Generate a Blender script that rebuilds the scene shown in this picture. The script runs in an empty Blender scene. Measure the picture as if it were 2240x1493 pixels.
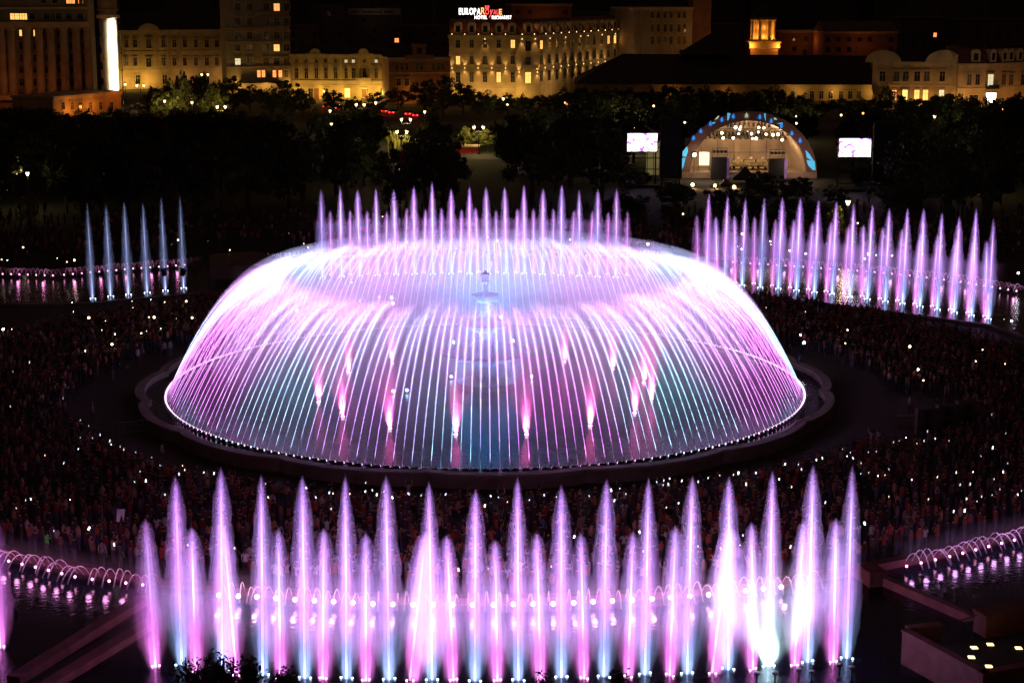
import bpy, math, random
import numpy as np
from mathutils import Vector, Matrix
from mathutils import noise as mnoise

RND = random.Random(11)
S = bpy.context.scene
C = S.collection
PI = math.pi

# ------------------------------------------------------------------ camera, world, exposure
CAM_H, PITCH, FOC = 36.0, 0.201824, 3800.0          # metres, radians, pixels of a 2240 px wide frame
cam_data = bpy.data.cameras.new('camera')
cam = bpy.data.objects.new('camera', cam_data)
C.objects.link(cam)
cam.location = (0, 0, CAM_H)
cam.rotation_euler = (PI / 2 - PITCH, 0, 0)
cam_data.sensor_width = 36.0
cam_data.lens = FOC / 2240.0 * 36.0
cam_data.clip_start = 0.5
cam_data.clip_end = 6000
S.camera = cam

world = bpy.data.worlds.new('World')
S.world = world
world.use_nodes = True
bg = world.node_tree.nodes['Background']
bg.inputs['Color'].default_value = (1.0, 0.46, 0.34, 1)      # city glow of a clear summer night
bg.inputs['Strength'].default_value = 0.024

S.view_settings.view_transform = 'Standard'
S.view_settings.look = 'None'
S.view_settings.exposure = 0.0
S.view_settings.gamma = 1.0
S.view_settings.use_curve_mapping = False
cy = S.cycles
cy.use_denoising = True
cy.use_adaptive_sampling = True
cy.adaptive_threshold = 0.05
cy.denoising_input_passes = 'RGB_ALBEDO_NORMAL'
cy.max_bounces = 5
cy.diffuse_bounces = 1
cy.glossy_bounces = 2
cy.transmission_bounces = 2
cy.volume_bounces = 0
cy.transparent_max_bounces = 110
cy.caustics_reflective = False
cy.caustics_refractive = False
cy.sample_clamp_indirect = 4.0

# ------------------------------------------------------------------ helpers
SN, CS = math.sin(PITCH), math.cos(PITCH)

def ray(px, py):
    u = (px - 1120.0) / FOC
    v = (py - 746.5) / FOC
    return Vector((u, CS - v * SN, -(SN + v * CS)))

def G(px, py, z=0.0):
    """Point at height z that the photograph shows at pixel px, py."""
    d = ray(px, py)
    t = (CAM_H - z) / -d.z
    return Vector((d.x * t, d.y * t, z))

def at(px, py, Y):
    """Point at ground distance Y that the photograph shows at pixel px, py."""
    d = ray(px, py)
    t = Y / d.y
    return Vector((d.x * t, Y, CAM_H + d.z * t))

CX, CYC = -2.36, 153.2                  # centre of the round pool
RING, RJET, RWALL = 28.33, 66.03, 55.1

def polar(r, deg, z=0.0):
    """Angle measured from the side towards the camera, clockwise seen from above to the right."""
    a = math.radians(deg)
    return Vector((CX + r * math.sin(a), CYC - r * math.cos(a), z))

class MB:
    def __init__(self):
        self.v, self.f, self.m, self.a = [], [], [], []
    def add(self, vs, fs, mi=0):
        b = len(self.v)
        self.v.extend([tuple(x) for x in vs])
        self.f.extend([tuple(i + b for i in f) for f in fs])
        self.m.extend([mi] * len(fs))
        return self
    def box(self, x0, x1, y0, y1, z0, z1, mi=0):
        return self.add([(x0, y0, z0), (x1, y0, z0), (x1, y1, z0), (x0, y1, z0), (x0, y0, z1), (x1, y0, z1), (x1, y1, z1), (x0, y1, z1)],
                        [(0, 3, 2, 1), (4, 5, 6, 7), (0, 1, 5, 4), (1, 2, 6, 5), (2, 3, 7, 6), (3, 0, 4, 7)], mi)
    def prism(self, poly, z0, z1, mi=0):
        n = len(poly)
        vs = [(p[0], p[1], z0) for p in poly] + [(p[0], p[1], z1) for p in poly]
        return self.add(vs, [tuple(range(n))[::-1], tuple(range(n, 2 * n))] + [(i, (i + 1) % n, n + (i + 1) % n, n + i) for i in range(n)], mi)
    def lathe(self, prof, n=16, c=(0, 0, 0), mi=0, sx=1.0, sy=1.0, caps=True):
        vs, fs = [], []
        for r, z in prof:
            for k in range(n):
                a = 2 * PI * k / n
                vs.append((c[0] + r * sx * math.cos(a), c[1] + r * sy * math.sin(a), c[2] + z))
        for i in range(len(prof) - 1):
            for k in range(n):
                fs.append((i * n + k, i * n + (k + 1) % n, (i + 1) * n + (k + 1) % n, (i + 1) * n + k))
        if caps:
            fs.append(tuple(range(n))[::-1])
            fs.append(tuple((len(prof) - 1) * n + k for k in range(n)))
        return self.add(vs, fs, mi)
    def ball(self, c, r, n=8, mi=0, sz=1.0):
        k = max(4, n // 2 + 1)
        prof = [(max(1e-3, r * math.sin(PI * i / k)), -r * sz * math.cos(PI * i / k)) for i in range(k + 1)]
        return self.lathe(prof, n, c, mi)
    def tube(self, path, rad, n=6, mi=0, attr=None, caps=True):
        P = [Vector(p) for p in path]
        vs, fs = [], []
        up = Vector((0.0123, 0.9, 0.3)).normalized()
        for i, p in enumerate(P):
            t = (P[min(i + 1, len(P) - 1)] - P[max(i - 1, 0)]).normalized()
            a = t.cross(up)
            if a.length < 0.1:
                a = t.cross(Vector((1, 0, 0)))
            a.normalize()
            b = t.cross(a)
            r = rad[i] if hasattr(rad, '__len__') else rad
            for k in range(n):
                an = 2 * PI * k / n
                vs.append(p + a * (r * math.cos(an)) + b * (r * math.sin(an)))
                if attr is not None:
                    self.a.append(attr[i])
        for i in range(len(P) - 1):
            for k in range(n):
                fs.append((i * n + k, i * n + (k + 1) % n, (i + 1) * n + (k + 1) % n, (i + 1) * n + k))
        if caps:
            fs.append(tuple(range(n))[::-1])
            fs.append(tuple((len(P) - 1) * n + k for k in range(n)))
        return self.add(vs, fs, mi)
    def mesh(self, name, mats, smooth=False):
        me = bpy.data.meshes.new(name)
        me.from_pydata(self.v, [], self.f)
        for m in (mats if isinstance(mats, (list, tuple)) else [mats]):
            me.materials.append(m)
        me.polygons.foreach_set('material_index', self.m)
        if smooth:
            me.polygons.foreach_set('use_smooth', [True] * len(self.f))
        if self.a:
            at_ = me.attributes.new('dens', 'FLOAT', 'POINT')
            at_.data.foreach_set('value', self.a)
        me.update()
        return me
    def build(self, name, mats, parent=None, smooth=False, loc=(0, 0, 0)):
        return link(name, self.mesh(name, mats, smooth), parent, loc)

def link(name, me, parent=None, loc=(0, 0, 0), rz=0.0, sc=None):
    o = bpy.data.objects.new(name, me)
    C.objects.link(o)
    o.parent = parent
    o.location = loc
    if rz:
        o.rotation_euler = (0, 0, rz)
    if sc is not None:
        o.scale = sc if hasattr(sc, '__len__') else (sc, sc, sc)
    return o

def tag(o, label, cat, group=None):
    o['label'] = label
    o['category'] = cat
    if group:
        o['group'] = group
    return o

def thing(name, label, cat, loc=(0, 0, 0), rz=0.0, group=None):
    return tag(link(name, None, None, loc, rz), label, cat, group)

def structure(o):
    o['kind'] = 'structure'
    return o

def dup_tree(root, loc=None, rz=None, label=None, group=None):
    r = root.copy()
    C.objects.link(r)
    if loc is not None:
        r.location = loc
    if rz is not None:
        r.rotation_euler = (0, 0, rz)
    if label:
        r['label'] = label
    if group:
        r['group'] = group
    for ch in list(root.children):
        c = ch.copy(); C.objects.link(c); c.parent = r
        for g in ch.children:
            d = g.copy(); C.objects.link(d); d.parent = c
    return r

def light(kind, name, loc, col, watts, parent=None, rad=0.1, direction=None, size=60, blend=0.5, fall=None, shadow=True):
    l = bpy.data.lights.new(name, kind)
    l.color = col
    l.energy = watts
    l.shadow_soft_size = rad
    l.use_shadow = shadow
    if kind == 'SPOT':
        l.spot_size = math.radians(size)
        l.spot_blend = blend
    if fall:
        l.use_nodes = True
        nt = l.node_tree
        fo = nt.nodes.new('ShaderNodeLightFalloff')
        fo.inputs['Strength'].default_value = 1.0
        nt.links.new(fo.outputs[fall], nt.nodes['Emission'].inputs['Strength'])
    o = bpy.data.objects.new(name, l)
    C.objects.link(o)
    o.parent = parent
    o.location = loc
    if direction is not None:
        o.rotation_mode = 'QUATERNION'
        o.rotation_quaternion = Vector(direction).to_track_quat('-Z', 'Y')
    return o

_ORD = ('first second third fourth fifth sixth seventh eighth ninth tenth eleventh twelfth thirteenth fourteenth fifteenth sixteenth '
        'seventeenth eighteenth nineteenth').split()
_TENS = {2: 'twent', 3: 'thirt', 4: 'fort', 5: 'fift', 6: 'sixt', 7: 'sevent', 8: 'eight', 9: 'ninet'}
def nth(i):
    n = i + 1
    if n <= 19:
        return _ORD[n - 1]
    if n % 10 == 0:
        return _TENS[n // 10] + 'ieth'
    return _TENS[n // 10] + 'y-' + _ORD[n % 10 - 1]

# ------------------------------------------------------------------ materials
def new_mat(name):
    m = bpy.data.materials.new(name)
    m.use_nodes = True
    return m, m.node_tree, m.node_tree.nodes['Principled BSDF']

def mat(name, col, rough=0.7, var=0.25, scale=1.5, bump=0.0, bscale=12.0, metal=0.0, spec=0.4):
    m, nt, p = new_mat(name)
    p.inputs['Roughness'].default_value = rough
    p.inputs['Metallic'].default_value = metal
    p.inputs['Specular IOR Level'].default_value = spec
    tc = nt.nodes.new('ShaderNodeTexCoord')
    n = nt.nodes.new('ShaderNodeTexNoise')
    n.inputs['Scale'].default_value = scale
    n.inputs['Detail'].default_value = 5
    nt.links.new(tc.outputs['Object'], n.inputs['Vector'])
    r = nt.nodes.new('ShaderNodeValToRGB')
    r.color_ramp.elements[0].position = 0.3
    r.color_ramp.elements[1].position = 0.7
    r.color_ramp.elements[0].color = [c * (1 - var) for c in col[:3]] + [1]
    r.color_ramp.elements[1].color = [min(1, c * (1 + var)) for c in col[:3]] + [1]
    nt.links.new(n.outputs['Fac'], r.inputs['Fac'])
    nt.links.new(r.outputs['Color'], p.inputs['Base Color'])
    if bump:
        n2 = nt.nodes.new('ShaderNodeTexNoise')
        n2.inputs['Scale'].default_value = bscale
        n2.inputs['Detail'].default_value = 4
        nt.links.new(tc.outputs['Object'], n2.inputs['Vector'])
        b = nt.nodes.new('ShaderNodeBump')
        b.inputs['Strength'].default_value = bump
        b.inputs['Distance'].default_value = 0.1
        nt.links.new(n2.outputs['Fac'], b.inputs['Height'])
        nt.links.new(b.outputs['Normal'], p.inputs['Normal'])
    return m

def emit(name, col, strength, sampled=False):
    m, nt, p = new_mat(name)
    p.inputs['Base Color'].default_value = (*[min(1, c) for c in col], 1)
    p.inputs['Emission Color'].default_value = (*col, 1)
    p.inputs['Emission Strength'].default_value = strength
    m.cycles.emission_sampling = 'AUTO' if sampled else 'NONE'
    return m

def spray_volume(name, density):
    m = bpy.data.materials.new(name)
    m.use_nodes = True
    nt = m.node_tree
    nt.nodes.clear()
    o = nt.nodes.new('ShaderNodeOutputMaterial')
    p = nt.nodes.new('ShaderNodeVolumePrincipled')
    p.inputs['Color'].default_value = (0.97, 0.97, 0.98, 1)
    p.inputs['Density'].default_value = density
    p.inputs['Anisotropy'].default_value = 0.0
    nt.links.new(p.outputs[0], o.inputs['Volume'])
    return m

def droplets(name, scale=1.0):
    """Falling water seen as fine drops: drops scatter the light of the lamps below them whichever way the sheet itself faces."""
    m = bpy.data.materials.new(name)
    m.use_nodes = True
    nt = m.node_tree
    nt.nodes.clear()
    o = nt.nodes.new('ShaderNodeOutputMaterial')
    mx = nt.nodes.new('ShaderNodeMixShader')
    t = nt.nodes.new('ShaderNodeBsdfTransparent')
    ad = nt.nodes.new('ShaderNodeAddShader')
    for i, (kind, z) in enumerate((('ShaderNodeBsdfDiffuse', -1), ('ShaderNodeBsdfTranslucent', 1))):
        s = nt.nodes.new(kind)
        cv = nt.nodes.new('ShaderNodeCombineXYZ')
        cv.inputs[2].default_value = z
        nt.links.new(cv.outputs[0], s.inputs['Normal'])
        s.inputs['Color'].default_value = (.9, .9, .92, 1)
        nt.links.new(s.outputs[0], ad.inputs[i])
    a = nt.nodes.new('ShaderNodeAttribute')
    a.attribute_name = 'dens'
    mu = nt.nodes.new('ShaderNodeMath')
    mu.operation = 'MULTIPLY'
    mu.use_clamp = True
    mu.inputs[1].default_value = scale
    nt.links.new(a.outputs['Fac'], mu.inputs[0])
    nt.links.new(mu.outputs[0], mx.inputs[0])
    nt.links.new(t.outputs[0], mx.inputs[1])
    nt.links.new(ad.outputs[0], mx.inputs[2])
    nt.links.new(mx.outputs[0], o.inputs['Surface'])
    return m

def water_mat(name, col, rough, wscale, strength):
    m, nt, p = new_mat(name)
    p.inputs['Base Color'].default_value = (*col, 1)
    p.inputs['Roughness'].default_value = rough
    p.inputs['IOR'].default_value = 1.33
    tc = nt.nodes.new('ShaderNodeTexCoord')
    n = nt.nodes.new('ShaderNodeTexNoise')
    n.inputs['Scale'].default_value = wscale
    n.inputs['Detail'].default_value = 3
    nt.links.new(tc.outputs['Object'], n.inputs['Vector'])
    b = nt.nodes.new('ShaderNodeBump')
    b.inputs['Strength'].default_value = strength
    b.inputs['Distance'].default_value = 0.08
    nt.links.new(n.outputs['Fac'], b.inputs['Height'])
    nt.links.new(b.outputs['Normal'], p.inputs['Normal'])
    return m

M_GROUND = mat('dark_earth', (.02, .017, .015), .95, .4, .05)
M_PARK = mat('park_grass', (.014, .018, .009), .95, .5, .2, .4, 3)
M_ASPHALT = mat('asphalt', (.05, .048, .046), .85, .25, .6, .3, 8)
M_STONE = mat('pool_stone', (.15, .11, .085), .75, .3, .8, .4, 6)
M_COPING = mat('pool_coping', (.19, .145, .12), .65, .2, 1.5, .3, 9)
M_REDSTONE = mat('red_granite', (.20, .07, .06), .6, .3, 1.2, .3, 8)
M_DARKMETAL = mat('dark_metal', (.03, .03, .032), .45, .2, 3, metal=.6)
M_STEEL = mat('galvanised_steel', (.3, .3, .32), .4, .2, 3, metal=.8)
M_BLACK = mat('black_plastic', (.012, .012, .013), .5, .3, 3)
M_WATER = water_mat('pool_water', (.003, .006, .015), .15, 2.6, .35)
M_WATER_C = water_mat('round_pool_water', (.006, .012, .03), .14, 2.2, .5)
M_JET = droplets('water_column')
M_ARC = droplets('water_arc')

def paving(name):
    m, nt, p = new_mat(name)
    p.inputs['Roughness'].default_value = .8
    tc = nt.nodes.new('ShaderNodeTexCoord')
    b = nt.nodes.new('ShaderNodeTexBrick')
    b.inputs['Scale'].default_value = 1.0
    b.inputs['Brick Width'].default_value = 1.0
    b.inputs['Row Height'].default_value = .6
    b.inputs['Mortar Size'].default_value = .015
    b.inputs['Color1'].default_value = (.055, .045, .038, 1)
    b.inputs['Color2'].default_value = (.042, .035, .032, 1)
    b.inputs['Mortar'].default_value = (.02, .017, .016, 1)
    nt.links.new(tc.outputs['Object'], b.inputs['Vector'])
    nt.links.new(b.outputs['Color'], p.inputs['Base Color'])
    return m
M_PAVE = paving('plaza_paving')

def sheet(name, pts, z, m):
    mb = MB()
    mb.add([(p[0], p[1], z) for p in pts], [tuple(range(len(pts)))])
    return structure(mb.build(name, m))

def ring_sheet(name, r0, r1, a0, a1, z, m, n=96):
    mb = MB()
    vs, fs = [], []
    for i in range(n + 1):
        a = a0 + (a1 - a0) * i / n
        vs += [polar(r0, a, z), polar(r1, a, z)]
    for i in range(n):
        fs.append((2 * i, 2 * i + 1, 2 * i + 3, 2 * i + 2))
    mb.add(vs, fs)
    return structure(mb.build(name, m))

# ------------------------------------------------------------------ setting: ground, park, road, pools
sheet('ground', [(-2500, -100), (2500, -100), (2500, 5000), (-2500, 5000)], -.012, M_GROUND)
ring_sheet('plaza', 0, 80, -180, 180, -.004, M_PAVE, 128)
sheet('park', [(-140, 240), (140, 240), (175, 470), (-150, 470)], -.006, M_PARK)
ra, rb = G(560, 262), G(1250, 262)
sheet('road', [(-190, 458), (190, 440), (190, 462), (-190, 480)], .0, M_ASPHALT)
sheet('avenue', [(-60, 372), (30, 366), (30, 378), (-60, 384)], .0, M_ASPHALT)

# outer pools: the near ones follow the plaza wall, the far ones are read off their edges
ring_sheet('front_pool_water', RWALL + .45, 100, -70, 70, .06, M_WATER, 80)
back_polys = {
    'left_pool_water': [(-60, 598), (30, 600), (120, 602), (250, 591), (405, 579), (452, 576), (456, 640), (200, 664), (-60, 668)],
    'middle_pool_water': [(540, 570), (760, 562), (1000, 559), (1250, 560), (1440, 564), (1490, 585), (1480, 655), (1060, 640), (480, 655), (465, 592)],
    'right_pool_water': [(1512, 566), (1608, 576), (1750, 583), (1900, 594), (2080, 615), (2300, 650), (2300, 760), (2160, 712), (1980, 688), (1800, 664), (1640, 645), (1500, 640)],
}
for nm, poly in back_polys.items():
    sheet(nm, [G(x, y, .05) for x, y in poly], .05, M_WATER)

# kerb walls of the outer pools
def kerb(name, pts, w, h, m, label, cat='wall', z0=0.0):
    mb = MB()
    P = [Vector((p[0], p[1], 0)) for p in pts]
    L, Rr = [], []
    for i, p in enumerate(P):
        t = (P[min(i + 1, len(P) - 1)] - P[max(i - 1, 0)]).normalized()
        n = Vector((-t.y, t.x, 0))
        L.append(p + n * w / 2)
        Rr.append(p - n * w / 2)
    n = len(P)
    vs = [(*l.xy, z0) for l in L] + [(*r.xy, z0) for r in Rr] + [(*l.xy, h) for l in L] + [(*r.xy, h) for r in Rr]
    fs = []
    for i in range(n - 1):
        fs += [(2 * n + i, 3 * n + i, 3 * n + i + 1, 2 * n + i + 1), (i, 2 * n + i, 2 * n + i + 1, i + 1), (n + i, n + i + 1, 3 * n + i + 1, 3 * n + i)]
    fs += [(0, n, 3 * n, 2 * n), (n - 1, 3 * n - 1, 4 * n - 1, 2 * n - 1)]
    mb.add(vs, fs)
    o = mb.build(name, m)
    tag(o, label, cat)
    return o

kerb('pool_wall', [polar(RWALL, a) for a in range(-66, 67, 2)], .7, .5, M_REDSTONE, 'low curved stone wall edging the front pools on the crowd side')
kerb('pool_wall', [G(x, y) for x, y in [(-60, 592), (30, 595), (120, 597), (250, 586), (402, 573), (440, 570)]], .6, .5, M_STONE, 'low wall along the far edge of the far left pool')
kerb('pool_wall', [G(x, y) for x, y in [(530, 566), (760, 557), (1000, 553), (1250, 554), (1450, 559)]], .6, .5, M_STONE, 'low wall along the far edge of the pool behind the dome')
kerb('pool_wall', [G(x, y) for x, y in [(1500, 561), (1608, 569), (1750, 577), (1900, 588), (2080, 608), (2300, 644)]], .6, .5, M_STONE, 'low wall along the far edge of the far right pool')
kerb('pool_wall', [G(x, y) for x, y in [(-60, 672), (200, 668), (460, 643)]], .6, .35, M_STONE, 'low wall along the near edge of the far left pool')
kerb('pool_wall', [G(x, y) for x, y in [(1600, 646), (1800, 668), (1980, 692), (2160, 716), (2300, 762)]], .6, .35, M_STONE, 'low wall along the near edge of the far right pool')
tp = [G(x, y, 0) for x, y in [(459, 612), (500, 612), (640, 600), (560, 575), (459, 582)]]
mbt = MB(); mbt.prism([(p.x, p.y) for p in tp], .05, 1.6)
tag(mbt.build('stone_terrace', M_STONE), 'raised stone terrace block between the far left pool and the dome', 'terrace')

# dividers across the near pools
def divider(pa, pb, w, h, label):
    kerb('divider_wall', [G(*pa), G(*pb)], w, h, M_REDSTONE, label, 'wall', .0)
divider((312, 1322), (30, 1500), .8, .55, 'upper of two slanting red stone walls at the lower left')
divider((330, 1372), (90, 1520), .8, .5, 'lower of two slanting red stone walls at the lower left')
sheet('walkway', [G(318, 1345), G(325, 1362), G(75, 1515), G(45, 1500)], .075, M_PAVE)
divider((1905, 1268), (2190, 1392), .5, .6, 'thin slanting wall beside the dark pool at the lower right')
divider((1888, 1262), (1921, 1285), 1.2, 1.0, 'short thick stone block ending the slanting wall by the right crowd')

# ------------------------------------------------------------------ the round pool
def lobe(deg):
    return .9 * (abs(math.cos(math.radians((deg - 15) / 22.5 * 180 + 90)))) ** .55

pool = thing('round_pool', 'round stone pool with scalloped rim under the water dome', 'pool', (CX, CYC, 0))
def pring(deg, r, z):
    a = math.radians(deg)
    return (r * math.sin(a), -r * math.cos(a), z)
mb = MB(); vs = []; fs = []; NP = 384
prof = [(1.95, 0), (1.9, .9), (2.0, .93), (2.0, 1.1), (1.15, 1.1), (1.15, .95), (1.2, .9), (1.2, 0.1)]
for i in range(NP):
    d = 360.0 * i / NP
    for off, z in prof:
        vs.append(pring(d, RING + off + 0.8 * lobe(d) + .15, z))
n = len(prof)
for i in range(NP):
    j = (i + 1) % NP
    for k in range(n - 1):
        fs.append((i * n + k, j * n + k, j * n + k + 1, i * n + k + 1, ))
mi = []
mb.add(vs, fs)
mb.m = [1 if (k % (n - 1)) in (1, 2, 3, 4) else 0 for k in range(len(fs))]
mb.build('basin_wall', [M_STONE, M_COPING], pool)
mb = MB(); vs = [(0, 0, .55)] + [pring(360.0 * i / NP, RING + 1.4 + 0.8 * lobe(360.0 * i / NP), .55) for i in range(NP)]
mb.add(vs, [(0, 1 + i, 1 + (i + 1) % NP) for i in range(NP)])
mb.build('basin_water', M_WATER_C, pool)
mb = MB()
mb.tube([pring(d, RING + .12, .62) for d in range(0, 361, 3)], .1, 6, caps=False)
mb.build('nozzle_pipe', M_DARKMETAL, pool)
lampm = MB()
for s in (-.17, .17):
    lampm.lathe([(.03, -.02), (.09, .0), (.09, .09), (.04, .14)], 6, (s, 0, 0))
lampm.box(-.25, .25, -.05, .05, -.06, -.015, 1)
lampm.box(-.27, .27, -.14, -.1, -.08, .17, 1)
M_RINGLAMP = emit('ring_lamp_lens', (1., .78, .95), 1.6)
ringlamp = lampm.mesh('twin_lamp', [M_RINGLAMP, M_DARKMETAL])
NARC = 240
for i in range(NARC):
    d = 360.0 * (i + .5) / NARC
    link('twin_lamp', ringlamp, pool, pring(d, RING + .12, .70), math.radians(d))

# ------------------------------------------------------------------ the water dome: arcs of water from the ring of nozzles
PINK, CYAN, LILAC = (.92, .25, 1.), (.36, .74, 1.), (.62, .33, 1.)
SECT = [(-180, 'c'), (-168, 'p'), (-146, 'c'), (-118, 'p'), (-98, 'c'), (-84, 'p'), (-50, 'c'), (-30, 'l'), (-9, 'c'), (2.5, 'p'), (27, 'c'), (49, 'p'), (82, 'c'), (98, 'p'), (118, 'c'), (145, 'p'), (167, 'c')]
def sector(d):
    c = 'c'
    for a, k in SECT:
        if d >= a:
            c = k
    return {'p': PINK, 'c': CYAN, 'l': (.66, .30, 1.)}[c]

VEIL, MISTD = .058, .028
def arc_mesh(seed, hh, cc):
    r = random.Random(seed)
    mb = MB()
    N = 16
    for layer in range(2):
        path, rad, den = [], [], []
        for i in range(N + 1):
            t = i / N * .53
            path.append((0, 2 * cc * t, 4 * hh * t * (1 - t)))
            if layer == 0:                                   # the unbroken rod of water, breaking up on its way
                rad.append(.026 + .04 * t + .20 * max(0, t - .2))
                den.append(.95 * math.exp(-(t / .23) ** 2) + .03 * math.exp(-(t / .42) ** 4))
            else:                                            # the widening streak of drops around it
                rad.append(.03 + .85 * max(0, t - .03) ** 1.1)
                den.append(.050 * min(1, (t + .03) * 8) * min(1, max(0, (.53 - t) / .22)))
        mb.tube(path, rad, 5 if layer == 0 else 7, attr=den, caps=False)
    return mb.mesh('water_arc', M_ARC, True)
arcs = [arc_mesh(s_, 10.25 + dh, 9.97 + dc) for s_, dh, dc in ((1, 0, 0), (2, .30, -.15), (3, -.25, .1), (4, .12, .2), (5, -.12, -.2))]
dome = thing('water_dome', 'huge pink and ice blue dome of arching water over the round pool', 'fountain', (CX, CYC, .7))
for i in range(NARC):
    d = 360.0 * i / NARC - 180
    link('water_arc', arcs[(i * 7 + i // 5) % 5], dome, pring(d, RING, 0), math.radians(d), (1, 1, RND.uniform(.975, 1.03)))
    if i % 2 == 0:
        inward = Vector((-math.sin(math.radians(d)), math.cos(math.radians(d)), 0))
        dirn = inward * math.cos(math.radians(56)) + Vector((0, 0, math.sin(math.radians(56))))
        light('SPOT', 'dome_light', Vector(pring(d, RING, -.25)) - inward * .25, sector(d), 215, dome, .12, dirn, 84, .55, 'Linear', False)

def veil(t0, t1, w0, w1, name, dens, g):
    out_, in_ = [], []
    N = 16
    for i in range(N + 1):
        t = t0 + (t1 - t0) * i / N
        r_, z_ = RING - 2 * 9.97 * t, 4 * 10.15 * t * (1 - t)
        tx, tz = -2 * 9.97, 4 * 10.15 * (1 - 2 * t)
        l_ = math.hypot(tx, tz); nx, nz = tz / l_, -tx / l_
        w = (w0 + (w1 - w0) * i / N) * (1 if 0 < i < N else .2)
        out_.append((r_ + nx * w, z_ + nz * w)); in_.append((r_ - nx * w, z_ - nz * w))
    prof = out_ + in_[::-1] + [out_[0]]
    mb = MB(); mb.lathe(prof, 72, caps=False)
    m = spray_volume(name, dens)
    m.node_tree.nodes['Principled Volume'].inputs['Anisotropy'].default_value = g
    return mb.build(name, m, dome, True)
veil(.05, .44, .08, .7, 'mist_veil', VEIL, .62)
veil(.10, .56, .15, 1.7, 'mist_veil', VEIL * .5, .62)
mist = MB(); mist.lathe([(25, .1), (24.3, 3), (22.3, 6.0), (19.5, 8.6), (17, 9.7), (12, 10.3), (3, 10.4)], 40)
mist.build('mist', spray_volume('dome_mist', MISTD), dome, True)

# pink flames of spray inside the ring
V_FLAME = spray_volume('flame_spray', .7)
V_HALO = spray_volume('flame_halo', .10)
M_PINKLAMP = emit('pink_lamp_lens', (1., .45, .75), 9.0)
flame = MB(); flame.lathe([(.16, 0), (.26, .35), (.3, .9), (.24, 1.7), (.14, 2.5), (.02, 3.3)], 10)
flame_me = flame.mesh('spray', V_FLAME, True)
halo = MB(); halo.lathe([(.2, 0), (.38, .8), (.5, 2.0), (.45, 3.4), (.3, 4.6), (.05, 5.6)], 12)
halo_me = halo.mesh('spray_halo', V_HALO, True)
fl = MB(); fl.lathe([(.12, 0), (.16, .03), (.16, .08), (.06, .12)], 10)
fl_me = fl.mesh('lamp', M_PINKLAMP)
flames = [(697, 880), (750, 912), (853, 938), (997, 951), (1152, 951), (1291, 932), (1388, 904), (1425, 873), (1408, 838), (1340, 808), (1235, 792), (858, 795), (762, 816)]
for i, (px, py) in enumerate(flames):
    p = G(px, py, .6)
    t = thing('spray_jet', f'short flame of pink spray inside the dome, {nth(i)} counting from the left anticlockwise', 'fountain jet', p, group='short pink spray jets inside the dome')
    link('spray', flame_me, t, (0, 0, .1), RND.uniform(0, 6), (1, 1, RND.uniform(.85, 1.15)))
    link('spray_halo', halo_me, t, (0, 0, .1), RND.uniform(0, 6), (1, 1, RND.uniform(.85, 1.15)))
    link('lamp', fl_me, t)
    light('SPOT', 'spray_light', (0, 0, .05), (1., .13, .52), 9000, t, .12, (RND.uniform(-.1, .1), RND.uniform(-.1, .1), 1), 46, 1.0, None, False)

# tiered fountain in the middle of the round pool
M_TIER = mat('pale_carved_stone', (.17, .15, .15), .7, .15, 2, .4, 10)
tier = thing('tiered_fountain', 'three tiered stone fountain standing in the middle of the dome', 'fountain', (CX, CYC, .5))
def part_lathe(name, prof, n=32, m=None, parent=tier):
    b = MB(); b.lathe(prof, n)
    return b.build(name, m or M_TIER, parent, False)
part_lathe('pedestal', [(2.6, 0), (2.6, .5), (1.5, .7), (1.1, 1.0), (.95, 2.0), (1.4, 2.4)], 24)
part_lathe('basin', [(.9, 2.3), (1.6, 2.35), (3.2, 2.75), (4.0, 3.15), (4.12, 3.2), (4.12, 3.36), (3.9, 3.36), (3.6, 3.1), (.5, 2.95)], 48)
part_lathe('column', [(.85, 2.95), (.75, 3.3), (.55, 4.4), (.7, 5.1)], 20)
part_lathe('basin', [(.6, 5.05), (1.0, 5.1), (1.9, 5.45), (2.35, 5.8), (2.42, 5.84), (2.42, 5.96), (2.25, 5.96), (2.0, 5.75), (.4, 5.65)], 40)
part_lathe('column', [(.55, 5.65), (.5, 6.0), (.4, 7.2), (.5, 7.75)], 18)
part_lathe('basin', [(.45, 7.7), (.75, 7.75), (1.05, 8.05), (1.22, 8.35), (1.25, 8.45), (1.13, 8.45), (.95, 8.3), (.3, 8.25)], 32)
part_lathe('finial', [(.32, 8.25), (.27, 8.5), (.2, 8.8), (.2, 9.45), (.36, 9.6), (.36, 9.72), (.32, 9.75), (.34, 10.2), (.4, 10.25), (.4, 10.35), (.15, 10.42), (.1, 10.6)], 14)
ribs = MB()
for k in range(24):
    a = 2 * PI * k / 24
    ribs.tube([(1.08 * math.cos(a), 1.08 * math.sin(a), 8.02), (1.26 * math.cos(a), 1.26 * math.sin(a), 8.36)], .05, 5)
    ribs.tube([(1.95 * math.cos(a), 1.95 * math.sin(a), 5.42), (2.43 * math.cos(a), 2.43 * math.sin(a), 5.84)], .07, 5)
ribs.build('rim_carving', M_TIER, tier)
M_BLUELAMP = emit('blue_lamp_lens', (.35, .7, 1.), 14.0)
bl = MB(); bl.ball((0, 0, 0), .13, 8)
bl_me = bl.mesh('lamp', M_BLUELAMP)
for px, py, z in ((992, 748, 3.5), (1122, 745, 3.5), (1096, 693, 6.2), (987, 823, .3), (1163, 823, .3), (860, 855, .3), (890, 853, .3)):
    p = G(px, py, z + .5)
    link('lamp', bl_me, tier, p - Vector((CX, CYC, .5)))
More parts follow.
